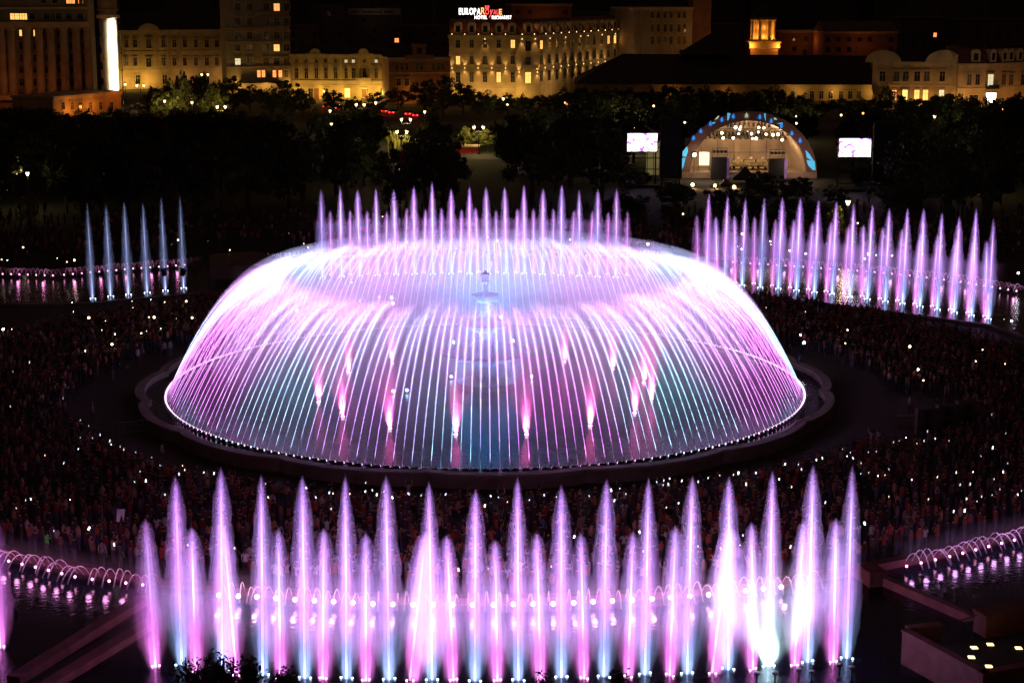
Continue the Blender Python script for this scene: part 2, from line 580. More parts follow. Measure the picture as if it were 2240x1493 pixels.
for z, rr, w in ((.6, 3.4, 1700), (3.6, 1.9, 1100), (6.2, 1.1, 560)):
    for k in range(4):
        a = 2 * PI * (k + .5) / 4
        light('SPOT', 'blue_uplight', (rr * math.cos(a), rr * math.sin(a), z), (.08, .38, 1.), w, tier, .15, (-.25 * math.cos(a), -.25 * math.sin(a), 1), 120, .6, None, False)

# ------------------------------------------------------------------ tall jets
V_OUT, V_MID, V_IN = spray_volume('thin_spray', .075), spray_volume('spray', .16), spray_volume('dense_spray', .5)
M_CYANLAMP = emit('cyan_lamp_lens', (.65, .9, 1.), 8.0)
def spindle(rm, k0, p=.5, n=18, sides=12, seed=0):
    p = p * .86
    r = random.Random(seed)
    b = MB()
    prof = []
    for i in range(n + 1):
        t = i / n
        body = (max(0, 1 - t) ** p) * (k0 + (1 - k0) * min(1, (t * 3.2)) ** .8)
        prof.append((max(.012, rm * body * r.uniform(.95, 1.05)), t))
    b.lathe(prof, sides)
    b.v = [(x * (1 + .14 * r.uniform(-1, 1)), y * (1 + .14 * r.uniform(-1, 1)), z + (.008 * r.uniform(-1, 1) if 0 < z < .97 else 0)) for x, y, z in b.v]
    return b
SPR = {
    'tall': [(spindle(1.07, .35, .62, seed=1).mesh('spray', V_OUT, True), spindle(.62, .4, .6, seed=2).mesh('inner_spray', V_MID, True), spindle(.34, .8, .5, seed=7).mesh('inner_spray', V_IN, True)),
             (spindle(0.98, .3, .68, seed=3).mesh('spray', V_OUT, True), spindle(.58, .35, .62, seed=4).mesh('inner_spray', V_MID, True), spindle(.32, .8, .5, seed=8).mesh('inner_spray', V_IN, True))],
    'short': [(spindle(0.98, .5, .42, seed=5).mesh('spray', V_OUT, True), spindle(.6, .55, .42, seed=6).mesh('inner_spray', V_MID, True), spindle(.36, .8, .4, seed=9).mesh('inner_spray', V_IN, True)),
              (spindle(0.94, .45, .46, seed=10).mesh('spray', V_OUT, True), spindle(.52, .5, .45, seed=11).mesh('inner_spray', V_MID, True), spindle(.34, .8, .42, seed=12).mesh('inner_spray', V_IN, True))],
}
cb = MB(); cb.tube([(0, 0, 0), (0, 0, .35), (0, 0, .72), (0, 0, .9)], [.055, .055, .05, .04], 6, attr=[.95, .85, .45, .05], caps=False)
CORE = cb.mesh('core', M_JET, True)
def lamp_lens(m):
    b = MB()
    b.lathe([(.03, 0), (.058, .02), (.058, .06), (.03, .08)], 8)
    return b.mesh('lamp', m)
LAMP_T, LAMP_S = lamp_lens(M_CYANLAMP), lamp_lens(M_PINKLAMP)

def zquat(v):
    return Vector(v).to_track_quat('Z', 'Y')

def jet(base, top, kind, label, group, width=1.0, tint=None, power=1.0):
    b = G(*base, .1)
    tp = at(*top, b.y)
    t = thing('water_jet', label, 'fountain jet', b, group=group)
    ax = tp - b
    L = ax.length
    c = link('core', CORE, t, (0, 0, 0), sc=(1, 1, L)); c.rotation_mode = 'QUATERNION'; c.rotation_quaternion = zquat(ax)
    foot = Vector((ax.x * .55, ax.y * .55, 0))
    sax = ax - foot
    set_ = SPR[kind][RND.randrange(2)]
    for j, me in enumerate(set_):
        ft = foot * (1.0, .6, .1)[j]
        a2 = ax - ft
        o = link(me.name.split('.')[0], me, t, ft, sc=(width * 1.14, width * 1.14, a2.length * (1.0, .995, .985)[j]))
        o.rotation_mode = 'QUATERNION'
        o.rotation_quaternion = zquat(a2)
    gap = .3 if kind == 'tall' else .17
    for s in (-gap, gap):
        link('lamp', LAMP_T if kind == 'tall' else LAMP_S, t, (s, RND.uniform(-.2, .2), -.02))
    up = foot * .3 + ax * .9
    if kind == 'tall':
        light('SPOT', 'jet_light', foot * .3 + Vector((0, 0, -.6)), tint or (.34, .56, 1.), 640 * power, t, .15, up, 50, .8, 'Linear' , False)
        light('SPOT', 'jet_light', foot * .3 + Vector((0, 0, -1.2)), (.44, .155, 1.) if tint is None else tint, 125 * power, t, .15, up, 26, .8, 'Constant', False)
    else:
        light('SPOT', 'jet_light', foot * .3 + Vector((0, 0, -.6)), (1., .22, .82), 700 * power, t, .15, up, 50, .8, 'Linear', False)
        light('SPOT', 'jet_light', foot * .3 + Vector((0, 0, -1.2)), (.52, .17, 1.), 125 * power, t, .15, up, 30, .8, 'Constant', False)
    return t

FT = [((398, 1452), (383, 1037)), ((486, 1468), (483, 1019)), ((575, 1475), (571, 1035)), ((667, 1482), (661, 1037)), ((758, 1483), (755, 1037)), ((851, 1485), (844, 1036)),
      ((945, 1485), (938, 1049)), ((1039, 1487), (1040, 1066)), ((1134, 1486), (1132, 1040)), ((1228, 1480), (1228, 1056)), ((1321, 1478), (1327, 1044)), ((1411, 1474), (1419, 1041)),
      ((1503, 1472), (1515, 1037)), ((1593, 1463), (1595, 1038)), ((1681, 1455), (1690, 1026)), ((1767, 1447), (1779, 1013)), ((1852, 1438), (1865, 1014))]
FS = [((0, 1416), (-14, 1120)), ((340, 1458), (318, 1131)), ((428, 1468), (419, 1149)), ((517, 1475), (488, 1142)), ((613, 1482), (609, 1154)), ((706, 1484), (708, 1152)), ((800, 1488), (800, 1162)),
      ((897, 1487), (932, 1159)), ((992, 1487), (977, 1166)), ((1088, 1488), (1083, 1177)), ((1183, 1485), (1174, 1161)), ((1278, 1483), (1270, 1161)), ((1374, 1479), (1385, 1158)),
      ((1465, 1476), (1478, 1146)), ((1558, 1470), (1598, 1148)), ((1647, 1463), (1644, 1139)), ((1738, 1455), (1758, 1134)), ((1823, 1447), (1829, 1130))]
BT_T = [(702, 412), (744, 406), (782, 411), (822, 409), (861, 412), (905, 405), (945, 395), (987, 410), (1027, 404), (1063, 406), (1104, 406), (1146, 401), (1188, 409), (1229, 401), (1267, 412), (1308, 411), (1349, 409)]
BT_B = [(706, 607), (747, 605), (787, 604), (826, 602), (867, 600), (907, 599), (947, 599), (987, 598), (1027, 598), (1067, 598), (1107, 598), (1147, 598), (1187, 600), (1227, 602), (1267, 603), (1307, 605), (1347, 606)]
BS_T = [(722, 458), (766, 457), (803, 457), (846, 460), (890, 453), (931, 455), (966, 452), (1010, 456), (1040, 452), (1085, 457), (1132, 454), (1167, 454), (1211, 454), (1256, 457), (1296, 458), (1331, 462), (1373, 460)]
BS_B = [(725, 601), (766, 600), (806, 599), (845, 598), (886, 597), (927, 596), (966, 596), (1006, 595), (1047, 595), (1087, 595), (1129, 596), (1167, 596), (1209, 597), (1249, 597), (1290, 598), (1329, 599), (1371, 602)]
LT = [((203, 653), (190, 441)), ((242, 648), (231, 442)), ((281, 644), (271, 436)), ((322, 640), (312, 441)), ((362, 635), (352, 428)), ((402, 630), (393, 422))]
RT_T = [(1551, 420), (1592, 426), (1631, 431), (1672, 430), (1712, 429), (1751, 430), (1791, 434), (1830, 437), (1868, 441), (1909, 443), (1946, 453), (1986, 452), (2021, 453), (2061, 460), (2099, 471), (2136, 453), (2174, 474)]
RT_B = [(1545, 613), (1584, 619), (1623, 624), (1663, 629), (1702, 631), (1742, 635), (1781, 639), (1820, 643), (1859, 649), (1897, 654), (1936, 659), (1974, 664), (2012, 670), (2050, 677), (2087, 683), (2125, 690), (2162, 698)]
RS_T = [(1524, 468), (1566, 472), (1607, 470), (1651, 471), (1697, 477), (1737, 478), (1778, 483), (1819, 483), (1857, 492), (1889, 489), (1932, 494), (1974, 498), (2014, 507), (2052, 510), (2092, 519), (2131, 519), (2159, 524)]
RS_B = [(1528, 608), (1569, 614), (1608, 618), (1649, 620), (1689, 624), (1728, 629), (1768, 633), (1807, 637), (1846, 641), (1886, 647), (1924, 652), (1963, 657), (2001, 664), (2039, 669), (2079, 677), (2117, 683), (2155, 691)]
for i, (b, tp) in enumerate(FT):
    jet(b, tp, 'tall', f'tall lilac water jet with pale blue foot, {nth(i)} from the left in the front row', 'tall jets in the front row', .95)
for i, (b, tp) in enumerate(FS):
    lab = 'pink water jet cut off by the left edge of the photo' if i == 0 else f'shorter pink water jet, {nth(i - 1)} whole one from the left in the front row'
    jet(b, tp, 'short', lab, 'short pink jets in the front row', 1.35 if i in (7, 14) else .92, power=1.0)
for i in range(17):
    jet(BT_B[i], BT_T[i], 'tall', f'tall purple water jet behind the dome, {nth(i)} from the left', 'tall jets behind the dome', .95)
for i in range(17):
    jet(BS_B[i], BS_T[i], 'short', f'shorter purple water jet behind the dome, {nth(i)} from the left', 'short jets behind the dome', .8)
for i, (b, tp) in enumerate(LT):
    jet(b, tp, 'tall', f'tall thin ice blue water jet at the far left, {nth(i)} of six from the left', 'thin blue jets at the far left', .72, (.42, .52, 1.), .5)
for i in range(17):
    jet(RT_B[i], RT_T[i], 'tall', f'tall lilac water jet in the far right row, {nth(i)} from the left', 'tall jets in the far right row', .95)
for i in range(17):
    jet(RS_B[i], RS_T[i], 'short', f'shorter pink water jet in the far right row, {nth(i)} from the left', 'short jets in the far right row', .85)
# HAZE_ROWS: fine mist drifting low along the rows of jets
def mist_band(name, pts, w, h, dens, label):
    o = kerb(name, pts, w, h, spray_volume(name, dens), label, 'mist', .2)
    del o['category']
    o['kind'] = 'stuff'
mist_band('spray_mist', [polar(RJET, a) for a in range(-17, 18, 2)], 4.0, 4.5, .030, 'thin violet mist drifting between the front jets')
mist_band('lamp_glow_haze', [polar(RWALL + 1.0, a) for a in range(-21, 24, 2)], 2.0, 1.7, .09, 'added haze glowing pink over the row of lamps on the front pool wall')  # haze bands added to spread the glow of the wall lamps
mist_band('lamp_glow_haze', [G(x, y) for x, y in [(-30, 1212), (88, 1238), (182, 1261), (248, 1268), (322, 1277)]], 1.7, 1.4, .09, 'added haze glowing pink over the lamps of the near left pool wall')
mist_band('lamp_glow_haze', [G(x, y) for x, y in [(1970, 1238), (2064, 1216), (2141, 1196), (2262, 1166)]], 1.7, 1.4, .09, 'added haze glowing pink over the lamps of the near right pool wall')
mist_band('spray_mist', [G(x, y) for x, y in [(690, 605), (900, 599), (1060, 597), (1250, 602), (1370, 606)]], 5.0, 7.0, .012, 'thin violet mist drifting between the jets behind the dome')
mist_band('spray_mist', [G(x, y) for x, y in [(1530, 610), (1700, 630), (1900, 653), (2170, 698)]], 5.0, 6.0, .012, 'thin violet mist drifting between the far right jets')
# the wide white burst at the foot of one front jet
burst = MB(); burst.lathe([(.25, 0), (.55, .4), (.62, 1.0), (.4, 1.8), (.1, 2.5)], 12)
p = G(1681, 1450, .1)
t = thing('water_burst', 'bright white burst of spray at the foot of a tall front jet at right', 'fountain jet', p)
burst.build('spray', V_MID, t, True)
light('SPOT', 'jet_light', (0, 0, -.4), (.6, .9, 1.), 3500, t, .2, (0, 0, 1), 90, .8, None, False)

# ------------------------------------------------------------------ rows of small lamps and little arcs along the pool walls
M_SMALL = droplets('little_arc_water', 1.0)
def little_arc(w, h):
    b = MB()
    b.tube([(0, w * i / 10, 4 * h * (i / 10) * (1 - i / 10)) for i in range(11)], [.02 + .003 * i for i in range(11)], 5, attr=[.6 - .045 * i for i in range(11)], caps=False)
    return b.mesh('water_arc', M_SMALL, True)
SARC = [little_arc(1.7, .85), little_arc(1.9, .76), little_arc(1.6, .93)]
pl = MB(); pl.ball((0, 0, .1), .088, 8); pl.lathe([(.1, -.12), (.1, -.02)], 8, mi=1)
M_ROWLAMP = emit('row_lamp_lens', (1., .5, .82), 12.0)
PL = pl.mesh('pool_lamp', [M_ROWLAMP, M_DARKMETAL], True)
plb = MB(); plb.ball((0, 0, .14), .14, 10); plb.lathe([(.1, -.12), (.1, -.05)], 8, mi=1)
PL1 = plb.mesh('pool_lamp', [M_ROWLAMP, M_DARKMETAL], True)
M_ROWLAMP2 = emit('row_lamp_lens_red', (1., .32, .62), 6.0)
PL2 = pl.mesh('pool_lamp', [M_ROWLAMP2, M_DARKMETAL], True)

def resample(P, n):
    d = [0.0]
    for a, b in zip(P, P[1:]):
        d.append(d[-1] + (b - a).length)
    out = []
    for i in range(n):
        s = d[-1] * i / (n - 1)
        k = max(j for j in range(len(d)) if d[j] <= s + 1e-9)
        k = min(k, len(P) - 2)
        u = (s - d[k]) / (d[k + 1] - d[k])
        p = P[k].lerp(P[k + 1], u)
        out.append((p, (P[k + 1] - P[k]).normalized()))
    return out

def lamp_row(pts, n, where, col, side, lamp_me, arcs_per, every, watts, color_word, skip=None):
    row = resample([G(x, y, .5) for x, y in pts], n)
    sp = (row[1][0] - row[0][0]).length
    for i, (p, tdir) in enumerate(row):
        nrm = Vector((-tdir.y, tdir.x, 0)) * side
        if not skip or not skip(i):
            o = link('pool_lamp', lamp_me, None, p + nrm * .38 - Vector((0, 0, .12)), 0)
            tag(o, f'small {color_word} lamp on {where}, {nth(i)} from the left', 'lamp', 'lamps on ' + where)
        if i % every == 0:
            light('POINT', 'pool_lamp_light', p + nrm * .9 + Vector((0, 0, .15)), col, watts * every * .36, None, .15, shadow=False)
        for k in range(arcs_per):
            if skip and skip(i):
                continue
            q = p + tdir * (sp * (k + .5) / arcs_per) - nrm * .1
            a = link('water_arc', SARC[(i * 5 + k * 2 + i // 3) % 3], None, q, math.atan2(nrm.y, nrm.x) - PI / 2 + RND.uniform(-.12, .12), RND.uniform(.9, 1.1))
            j = i * arcs_per + k
            tag(a, f'little arching jet over {where}, {nth(j)} from the left', 'arching jet', 'little arching jets over ' + where)

lamp_row([(483, 1297), (563, 1300), (643, 1306), (723, 1310), (806, 1315), (889, 1317), (978, 1317), (1057, 1318), (1142, 1316), (1227, 1315), (1309, 1310), (1392, 1307), (1473, 1301), (1552, 1295), (1629, 1287), (1703, 1279), (1740, 1274)],
         31, 'the front pool wall', (1., .42, .85), -1, PL1, 2, 1, 90, 'glaring pink')
lamp_row([(-28, 1209), (2, 1216), (88, 1235), (182, 1258), (248, 1265), (319, 1273)], 12, 'the near left pool wall', (1., .34, .85), -1, PL2, 2, 1, 40, 'pink')
lamp_row([(1974, 1233), (2064, 1213), (2141, 1193), (2222, 1173), (2262, 1162)], 11, 'the near right pool wall', (.85, .4, 1.), -1, PL2, 2, 1, 40, 'pink')
lamp_row([(-10, 597), (30, 598), (120, 601), (213, 593), (289, 586), (402, 578)], 23, 'the far left pool wall', (1., .3, .7), -1, PL2, 2, 3, 14, 'magenta')
lamp_row([(561, 567), (650, 563), (780, 559), (1000, 557), (1250, 557), (1435, 561)], 47, 'the wall behind the dome', (1., .4, .85), -1, PL2, 2, 3, 14, 'magenta', lambda i: 17 < i < 38)
lamp_row([(1605, 572), (1700, 578), (1800, 585), (1900, 592), (2000, 602), (2100, 614), (2228, 635)], 34, 'the far right pool wall', (1., .42, .85), -1, PL2, 2, 3, 14, 'pink')

# ------------------------------------------------------------------ buildings
def wall_mat(name, col):
    return mat(name, col, .85, .22, .35, .25, 2.0)
M_CREAM = wall_mat('cream_plaster', (.44, .34, .20))
M_GREYP = wall_mat('grey_plaster', (.30, .25, .18))
M_OCHRE = wall_mat('ochre_plaster', (.40, .29, .15))
M_BRICKY = wall_mat('rusty_plaster', (.27, .14, .08))
M_DARKP = wall_mat('dark_plaster', (.10, .085, .075))  # plain dark wall colour
M_ROOF = mat('dark_roof', (.03, .026, .025), .8, .3, .5, .3, 4)
M_REDROOF = mat('red_mansard', (.13, .045, .035), .75, .3, .8, .4, 5)
M_TRIM = wall_mat('pale_trim', (.46, .38, .26))
M_WHITEP = wall_mat('white_plaster', (.7, .68, .6))
M_PANE = mat('window_glass', (.012, .014, .018), .15, .3, .5)
M_PANE2 = mat('window_glass_curtain', (.07, .06, .05), .5, .3, .5)
M_LITW = emit('lit_window_warm', (1., .48, .12), 1.6)
M_LITY = emit('lit_window_yellow', (1., .66, .14), 2.2)
M_LITO = emit('lit_window_orange', (1., .30, .08), 1.8)
M_LITC = emit('lit_window_pale', (.9, .85, .55), .8)

_wm = {}
def window_meshes(w, h, trim):
    key = (round(w, 1), round(h, 1), trim.name)
    if key not in _wm:
        w, h = max(.4, key[0]), max(.5, key[1])
        t = max(.09, w * .1)
        f = MB()
        f.box(-w / 2 - t, -w / 2, -.16, .06, 0, h)
        f.box(w / 2, w / 2 + t, -.16, .06, 0, h)
        f.box(-w / 2 - t, w / 2 + t, -.16, .06, h, h + t)
        f.box(-w / 2 - t * 1.6, w / 2 + t * 1.6, -.24, .06, -t, -.002)
        if h > 1.9:
            f.box(-w / 2 - t * 2.2, w / 2 + t * 2.2, -.30, .06, h + t + .22, h + t + .42)
            f.box(-w / 2 - t * 1.9, -w / 2 - t * 1.2, -.2, .05, h + t + .002, h + t + .218)
            f.box(w / 2 + t * 1.2, w / 2 + t * 1.9, -.2, .05, h + t + .002, h + t + .218)
        f.box(-.035, .035, -.075, .05, .002, h - .002)
        f.box(-w / 2 + .002, -.037, -.07, .05, h * .66, h * .66 + .07)
        f.box(.037, w / 2 - .002, -.07, .05, h * .66, h * .66 + .07)
        p = MB(); p.box(-w / 2 + .001, w / 2 - .001, -.03, .02, .003, h - .003)
        _wm[key] = (f.mesh('window', trim), {})
        _wm[key + ('p',)] = p
    return _wm[key], _wm[key + ('p',)]

def add_window(b, x, z, w, h, pane=None, trim=None, y=0.0):
    """Window centred at local x with its sill at z."""
    (fm, cache), pm = window_meshes(w, h, trim or M_TRIM)
    pane = pane or (M_PANE if RND.random() < .75 else M_PANE2)
    if pane.name not in cache:
        cache[pane.name] = pm.mesh('pane', pane)
    o = link('window', fm, b['root'], (x, y, z))
    link('pane', cache[pane.name], o)
    return o

def building(name, label, A, B, top, depth, wall, cornice=True, parent=None, h=None):
    """A, B: pixels of the foot of the facade at its left and right ends; top: pixel row of its upper edge at the left."""
    a, b = G(*A), G(*B)
    e = (b - a); L = e.length; e.normalize()
    hh = h if h else at(A[0], top, a.y).z
    root = thing(name, label, 'building', a, math.atan2(e.y, e.x)) if parent is None else parent
    d = dict(root=root, a=a, e=e, L=L, h=hh)
    if parent is not None:
        inv = Matrix.Rotation(-root.rotation_euler[2], 4, 'Z')
        sub = link('wing', None, root, inv @ (a - root.location), math.atan2(e.y, e.x) - root.rotation_euler[2])
        d['root'] = sub
    mb = MB(); mb.box(0, L, 0, depth, 0, hh)
    mb.build('wall', wall, d['root'])
    if cornice:
        c = MB(); c.box(-.3, L + .3, -.5, depth + .3, hh + .003, hh + .55); c.box(-.15, L + .15, -.28, -.003, hh - .5, hh)
        c.build('cornice', M_TRIM if wall is not M_DARKP else M_DARKP, d['root'])
    n = Vector((-e.y, e.x, 0))
    def f(px, py):
        dr = ray(px, py)
        o = Vector((0, 0, CAM_H))
        t = n.dot(a - o) / n.dot(dr)
        p = o + dr * t
        return (p - a).dot(e), p.z
    d['f'] = f
    return d

def win_grid(b, xs, rows, wpx, lit={}, trim=None):
    """rows: (top row, bottom row) of pixels at the first column; lit: {(column, row): material}."""
    for j, (y0, y1) in enumerate(rows):
        for i, px in enumerate(xs):
            dx = 0
            x, z1 = b['f'](px, y0)
            _, z0 = b['f'](px, y1)
            xl, _ = b['f'](px - wpx / 2, y0); xr, _ = b['f'](px + wpx / 2, y0)
            add_window(b, x, z0, min(abs(xr - xl), 3.2), max(.6, z1 - z0), lit.get((i, j)), trim)

def belt(b, py, px, t=.3, out=.14, x0=0, x1=None, name='belt_course'):
    _, z = b['f'](px, py)
    mb = MB(); mb.box(x0, x1 or b['L'], -out, -.002, z - t / 2, z + t / 2)
    return mb.build(name, M_TRIM, b['root'])

def hip_roof(b, rise, over, depth, m, name='roof', inset=None, x0=None, x1=None, z=None):
    L, h = b['L'], (z if z is not None else b['h'] + .56)
    a0, a1 = (x0 if x0 is not None else -over), (x1 if x1 is not None else L + over)
    ins = inset if inset is not None else min(depth / 2, L / 3)
    vs = [(a0, -over, h), (a1, -over, h), (a1, depth + over, h), (a0, depth + over, h), (a0 + ins, depth / 2, h + rise), (a1 - ins, depth / 2, h + rise)]
    mb = MB(); mb.add(vs, [(0, 1, 5, 4), (1, 2, 5), (2, 3, 4, 5), (3, 0, 4), (3, 2, 1, 0)])
    return mb.build(name, m, b['root'])

def wash(b, xs, watts, col=(1., .62, .20), out=7, z=3.5):
    col = (col[0], col[1] * .84, col[2] * .5)
    out, z = (out * .62, z * .8) if out < 9 else (out, z)
    for x in xs:
        watts_ = watts * (.85 if out < 6 else 1.1)
        light('POINT', 'street_glow', (x, -out, z), col, watts_, b['root'], .4)

# 1 the big columned block at the left
b1 = building('columned_block', 'massive columned apartment block at the left with orange lit upper windows', (-60, 246), (203, 243), -12, 26, M_GREYP)
M_COL = wall_mat('column_stone', (.34, .29, .24))
def colx(b, px, py0, py1, r, m, name='column'):
    x, z0 = b['f'](px, py0); _, z1 = b['f'](px, py1)
    mb = MB(); mb.lathe([(r * 1.25, z0), (r * 1.25, z0 + .5), (r, z0 + .6), (r * .9, z1 - .8), (r * 1.3, z1 - .3), (r * 1.3, z1)], 14, (x, -1.3, 0))
    return mb.build(name, m, b['root'], False)
for px in (-22, 11, 31, 65, 93, 118, 146, 173, 198):
    colx(b1, px, 207, 60, 1.25, M_COL)
for py, t, out in ((54, 1.6, 3.0), (212, 1.4, 3.2), (18, .7, 1.5)):
    belt(b1, py, 100, t, out)
cols = (-5, 21, 48, 79, 105, 131, 159, 186)
lit1 = {(2, 0): M_LITW, (3, 0): M_LITW}
win_grid(b1, cols, [(66, 79), (93, 108), (120, 135), (146, 160), (173, 188)], 12, lit1)
for px, m in ((27, M_LITW), (37, M_LITW), (47, M_LITW), (54, M_LITW), (70, None), (102, None), (115, None), (128, None), (150, None), (175, None)):
    x, z1 = b1['f'](px, 30); _, z0 = b1['f'](px, 43)
    add_window(b1, x, z0, 1.2 if m else 1.6, z1 - z0, m)
for px, m in ((150, M_LITO), (158, M_LITO), (176, M_LITO), (208 - 30, None), (120, None), (95, None)):
    x, z1 = b1['f'](px, -6); _, z0 = b1['f'](px, 8)
    add_window(b1, x, z0, 1.3, max(1.0, z1 - z0), m)
for px in (10, 48, 79, 131, 186):
    x, z0 = b1['f'](px, 216 - 24 * 0); mb = MB(); mb.box(x - 1.6, x + 1.6, -1.2, -.002, z0 + 1.6, z0 + 1.75)
    for k in range(6):
        mb.box(x - 1.55 + k * .6, x - 1.5 + k * .6, -1.18, -1.13, z0 + 1.75, z0 + 2.6)
    mb.box(x - 1.6, x + 1.6, -1.2, -1.12, z0 + 2.6, z0 + 2.68)
    mb.build('balcony', M_DARKMETAL, b1['root'])
# its low terrace wing and the floodlit round corner tower
ter = building('terrace_wing', 'low stone terrace wing glowing orange at the foot of the columned block', (118, 262), (266, 246), 216, 14, M_OCHRE)
for px in (138, 158, 176, 198, 220, 244):
    x, z = ter['f'](px, 240)
    add_window(ter, x, z, 1.4, 2.0)
wash(ter, [6, 16], 750, (1., .35, .08), 5, 3)
wash(b1, [6, 20, 34], 420, (1., .27, .07), 13, 6)
wash(b1, [46], 700, (1., .27, .07), 13, 6)
p = G(245, 243)
tw = thing('corner_tower', 'round corner tower floodlit white at the end of the columned block', 'building', p)
hT = at(240, 24, p.y).z
mb = MB(); mb.lathe([(2.6, 0), (2.6, hT)], 40)
mb.build('wall', M_WHITEP, tw, True)
mb = MB(); mb.lathe([(3.0, hT), (3.1, hT + .5), (2.8, hT + .6), (2.8, hT + 3.4), (3.1, hT + 3.5), (3.1, hT + 4.2), (1, hT + 4.8)], 28)
mb.build('attic', M_GREYP, tw)
for k in range(5):
    mb = MB(); z = 3 + k * (hT - 6) / 5
    mb.box(-.55, .55, -.12, .1, z, z + 2.2)
    o = mb.build('window', M_PANE, tw, loc=(-1.95, -1.75, 0)); o.rotation_euler = (0, 0, -.85)
mb = MB(); mb.lathe([(2.7, hT - 2.2), (3.3, hT - 2.0), (3.3, hT - 1.1), (3.2, hT - 1.1), (3.2, hT - 1.9), (2.7, hT - 1.95)], 28, caps=False)
mb.build('balcony', M_WHITEP, tw)
strip = light('AREA', 'flood_light', (4.6, -5.0, hT * .47), (1., .92, .55), 2600, tw, .3, (-4.4, 4.6, 0))
strip.data.shape = 'RECTANGLE'; strip.data.size = .5; strip.data.size_y = hT * .85; strip.data.spread = math.radians(44)
light('SPOT', 'flood_light', (4.6, -5.2, 2.0), (1., .92, .55), 5000, tw, .3, (-4.4, 4.6, 1.0), 34, .9)
light('SPOT', 'flood_light', (4.6, -5.2, hT - 3), (1., .92, .55), 5000, tw, .3, (-4.4, 4.6, 0), 34, .9)
mb = MB(); mb.tube([(4.7, -5.4, 0), (4.7, -5.4, hT - 2)], .1, 6)
for z_ in (2.5, 7, 12, 17, hT - 3):
    mb.box(4.5, 4.9, -5.7, -5.35, z_ - .2, z_ + .2)
mb.build('floodlight_mast', M_DARKMETAL, tw)

# 2 old palace
b2 = building('old_palace', 'old three storey palace with dark mansard roof behind the white tower', (262, 196), (495, 190), 70, 22, M_CREAM)
win_grid(b2, (276, 295, 357, 381, 404, 428, 452, 474), [(88, 104), (127, 144)], 8)
win_grid(b2, (325,), [(86, 106), (128, 147)], 11, {(0, 0): M_PANE2})
win_grid(b2, (301, 360, 404, 452), [(165, 184)], 10)
belt(b2, 112, 380); belt(b2, 152, 380, .5); hip_roof(b2, 6.5, .3, 22, M_ROOF, inset=3)
x, z = b2['f'](325, 68)
mb = MB(); mb.add([(x - 4, -.6, z), (x + 4, -.6, z), (x + 3, -.6, z + 1.6), (x + .8, -.6, z + 2.6), (x - .8, -.6, z + 2.6), (x - 3, -.6, z + 1.6), (x - 4, 2, z), (x + 4, 2, z), (x + 3, 2, z + 1.6), (x + .8, 2, z + 2.6), (x - .8, 2, z + 2.6), (x - 3, 2, z + 1.6)],
                  [(0, 1, 2, 3, 4, 5), (11, 10, 9, 8, 7, 6)] + [(i, 6 + i, 6 + (i + 1) % 6, (i + 1) % 6) for i in range(6)])
mb.build('pediment', M_TRIM, b2['root'])
wash(b2, [2, 10], 1500, (1., .66, .2)); wash(b2, [24, 37], 650, (1., .6, .28), 8, 4)

# 3 apartment block
b3 = building('apartment_block', 'tall beige apartment block with glowing shopfront left of the yellow town house', (497, 205), (637, 203), -22, 20, M_GREYP)
win_grid(b3, (520, 546, 582, 605, 627), [(8, 24), (40, 56), (70, 86), (98, 112), (128, 142)], 12, {(3, 0): M_LITO, (3, 3): M_LITW, (0, 4): M_LITC})
for px in (566, 576, 588, 600, 613, 626):
    x, z1 = b3['f'](px, 154); _, z0 = b3['f'](px, 169)
    add_window(b3, x, z0, 1.1, z1 - z0, M_LITO if px in (566, 576, 600, 613) else M_PANE2)
for py in (62, 92, 147):
    belt(b3, py, 560, .35, .5)
for py in (32, 64):
    x, z = b3['f'](590, py); mb = MB(); mb.box(x - 5, x + 5, -1.4, -.003, z - .15, z); mb.box(x - 5, x + 5, -1.4, -1.3, z, z + .9)
    mb.build('balcony', M_GREYP, b3['root'])
x, z = b3['f'](575, 180); mb = MB(); mb.box(x - 8, x + 7, -2.6, -.01, z - .2, z + .15); mb.build('awning', M_DARKMETAL, b3['root'])
wash(b3, [4, 13, 21], 900, (1., .62, .2), 5, 3.6)

# 4 yellow town house with two little pediments
b4 = building('town_house', 'yellow lit classical town house with two small rounded pediments', (637, 218), (850, 220), 122, 16, M_CREAM)
b4xs = (649, 670, 692, 713, 734, 757, 773, 797, 823, 838)
win_grid(b4, b4xs, [(149, 172)], 7, {(8, 0): M_PANE2, (9, 0): M_PANE2})
win_grid(b4, b4xs, [(131, 137)], 6, {(5, 0): M_LITC, (6, 0): M_LITC, (8, 0): M_LITC, (9, 0): M_LITC})
win_grid(b4, (655, 680, 712, 760, 797, 838), [(194, 213)], 11, {(3, 0): M_LITY, (4, 0): M_LITO})
belt(b4, 142, 740, .25); belt(b4, 178, 740, .6, .3); belt(b4, 187, 740, .3)
for px in (690, 796):
    x, z = b4['f'](px, 122)
    mb = MB(); mb.box(x - 3.2, x + 3.2, -.7, .6, z + .2, z + .7)
    mb.lathe([(1.7, -.65), (1.7, .5)], 20)
    vs = mb.v[8:]; mb.v[8:] = [(x + vx, vz, z + .7 + vy * .95) for vx, vy, vz in vs]
    mb.build('pediment', M_TRIM, b4['root'])
x, z = b4['f'](797, 178); mb = MB(); mb.box(x - 2.6, x + 2.6, -1.3, -.31, z, z + .2); mb.box(x - 2.6, x + 2.6, -1.3, -1.2, z + .2, z + 1.2); mb.build('balcony', M_TRIM, b4['root'])
hip_roof(b4, 3.2, .2, 16, M_ROOF)
wash(b4, [3, 10, 17], 1000, (1., .66, .18), 5, 3.2); wash(b4, [24, 30], 1350, (1., .70, .2), 5, 3.2)

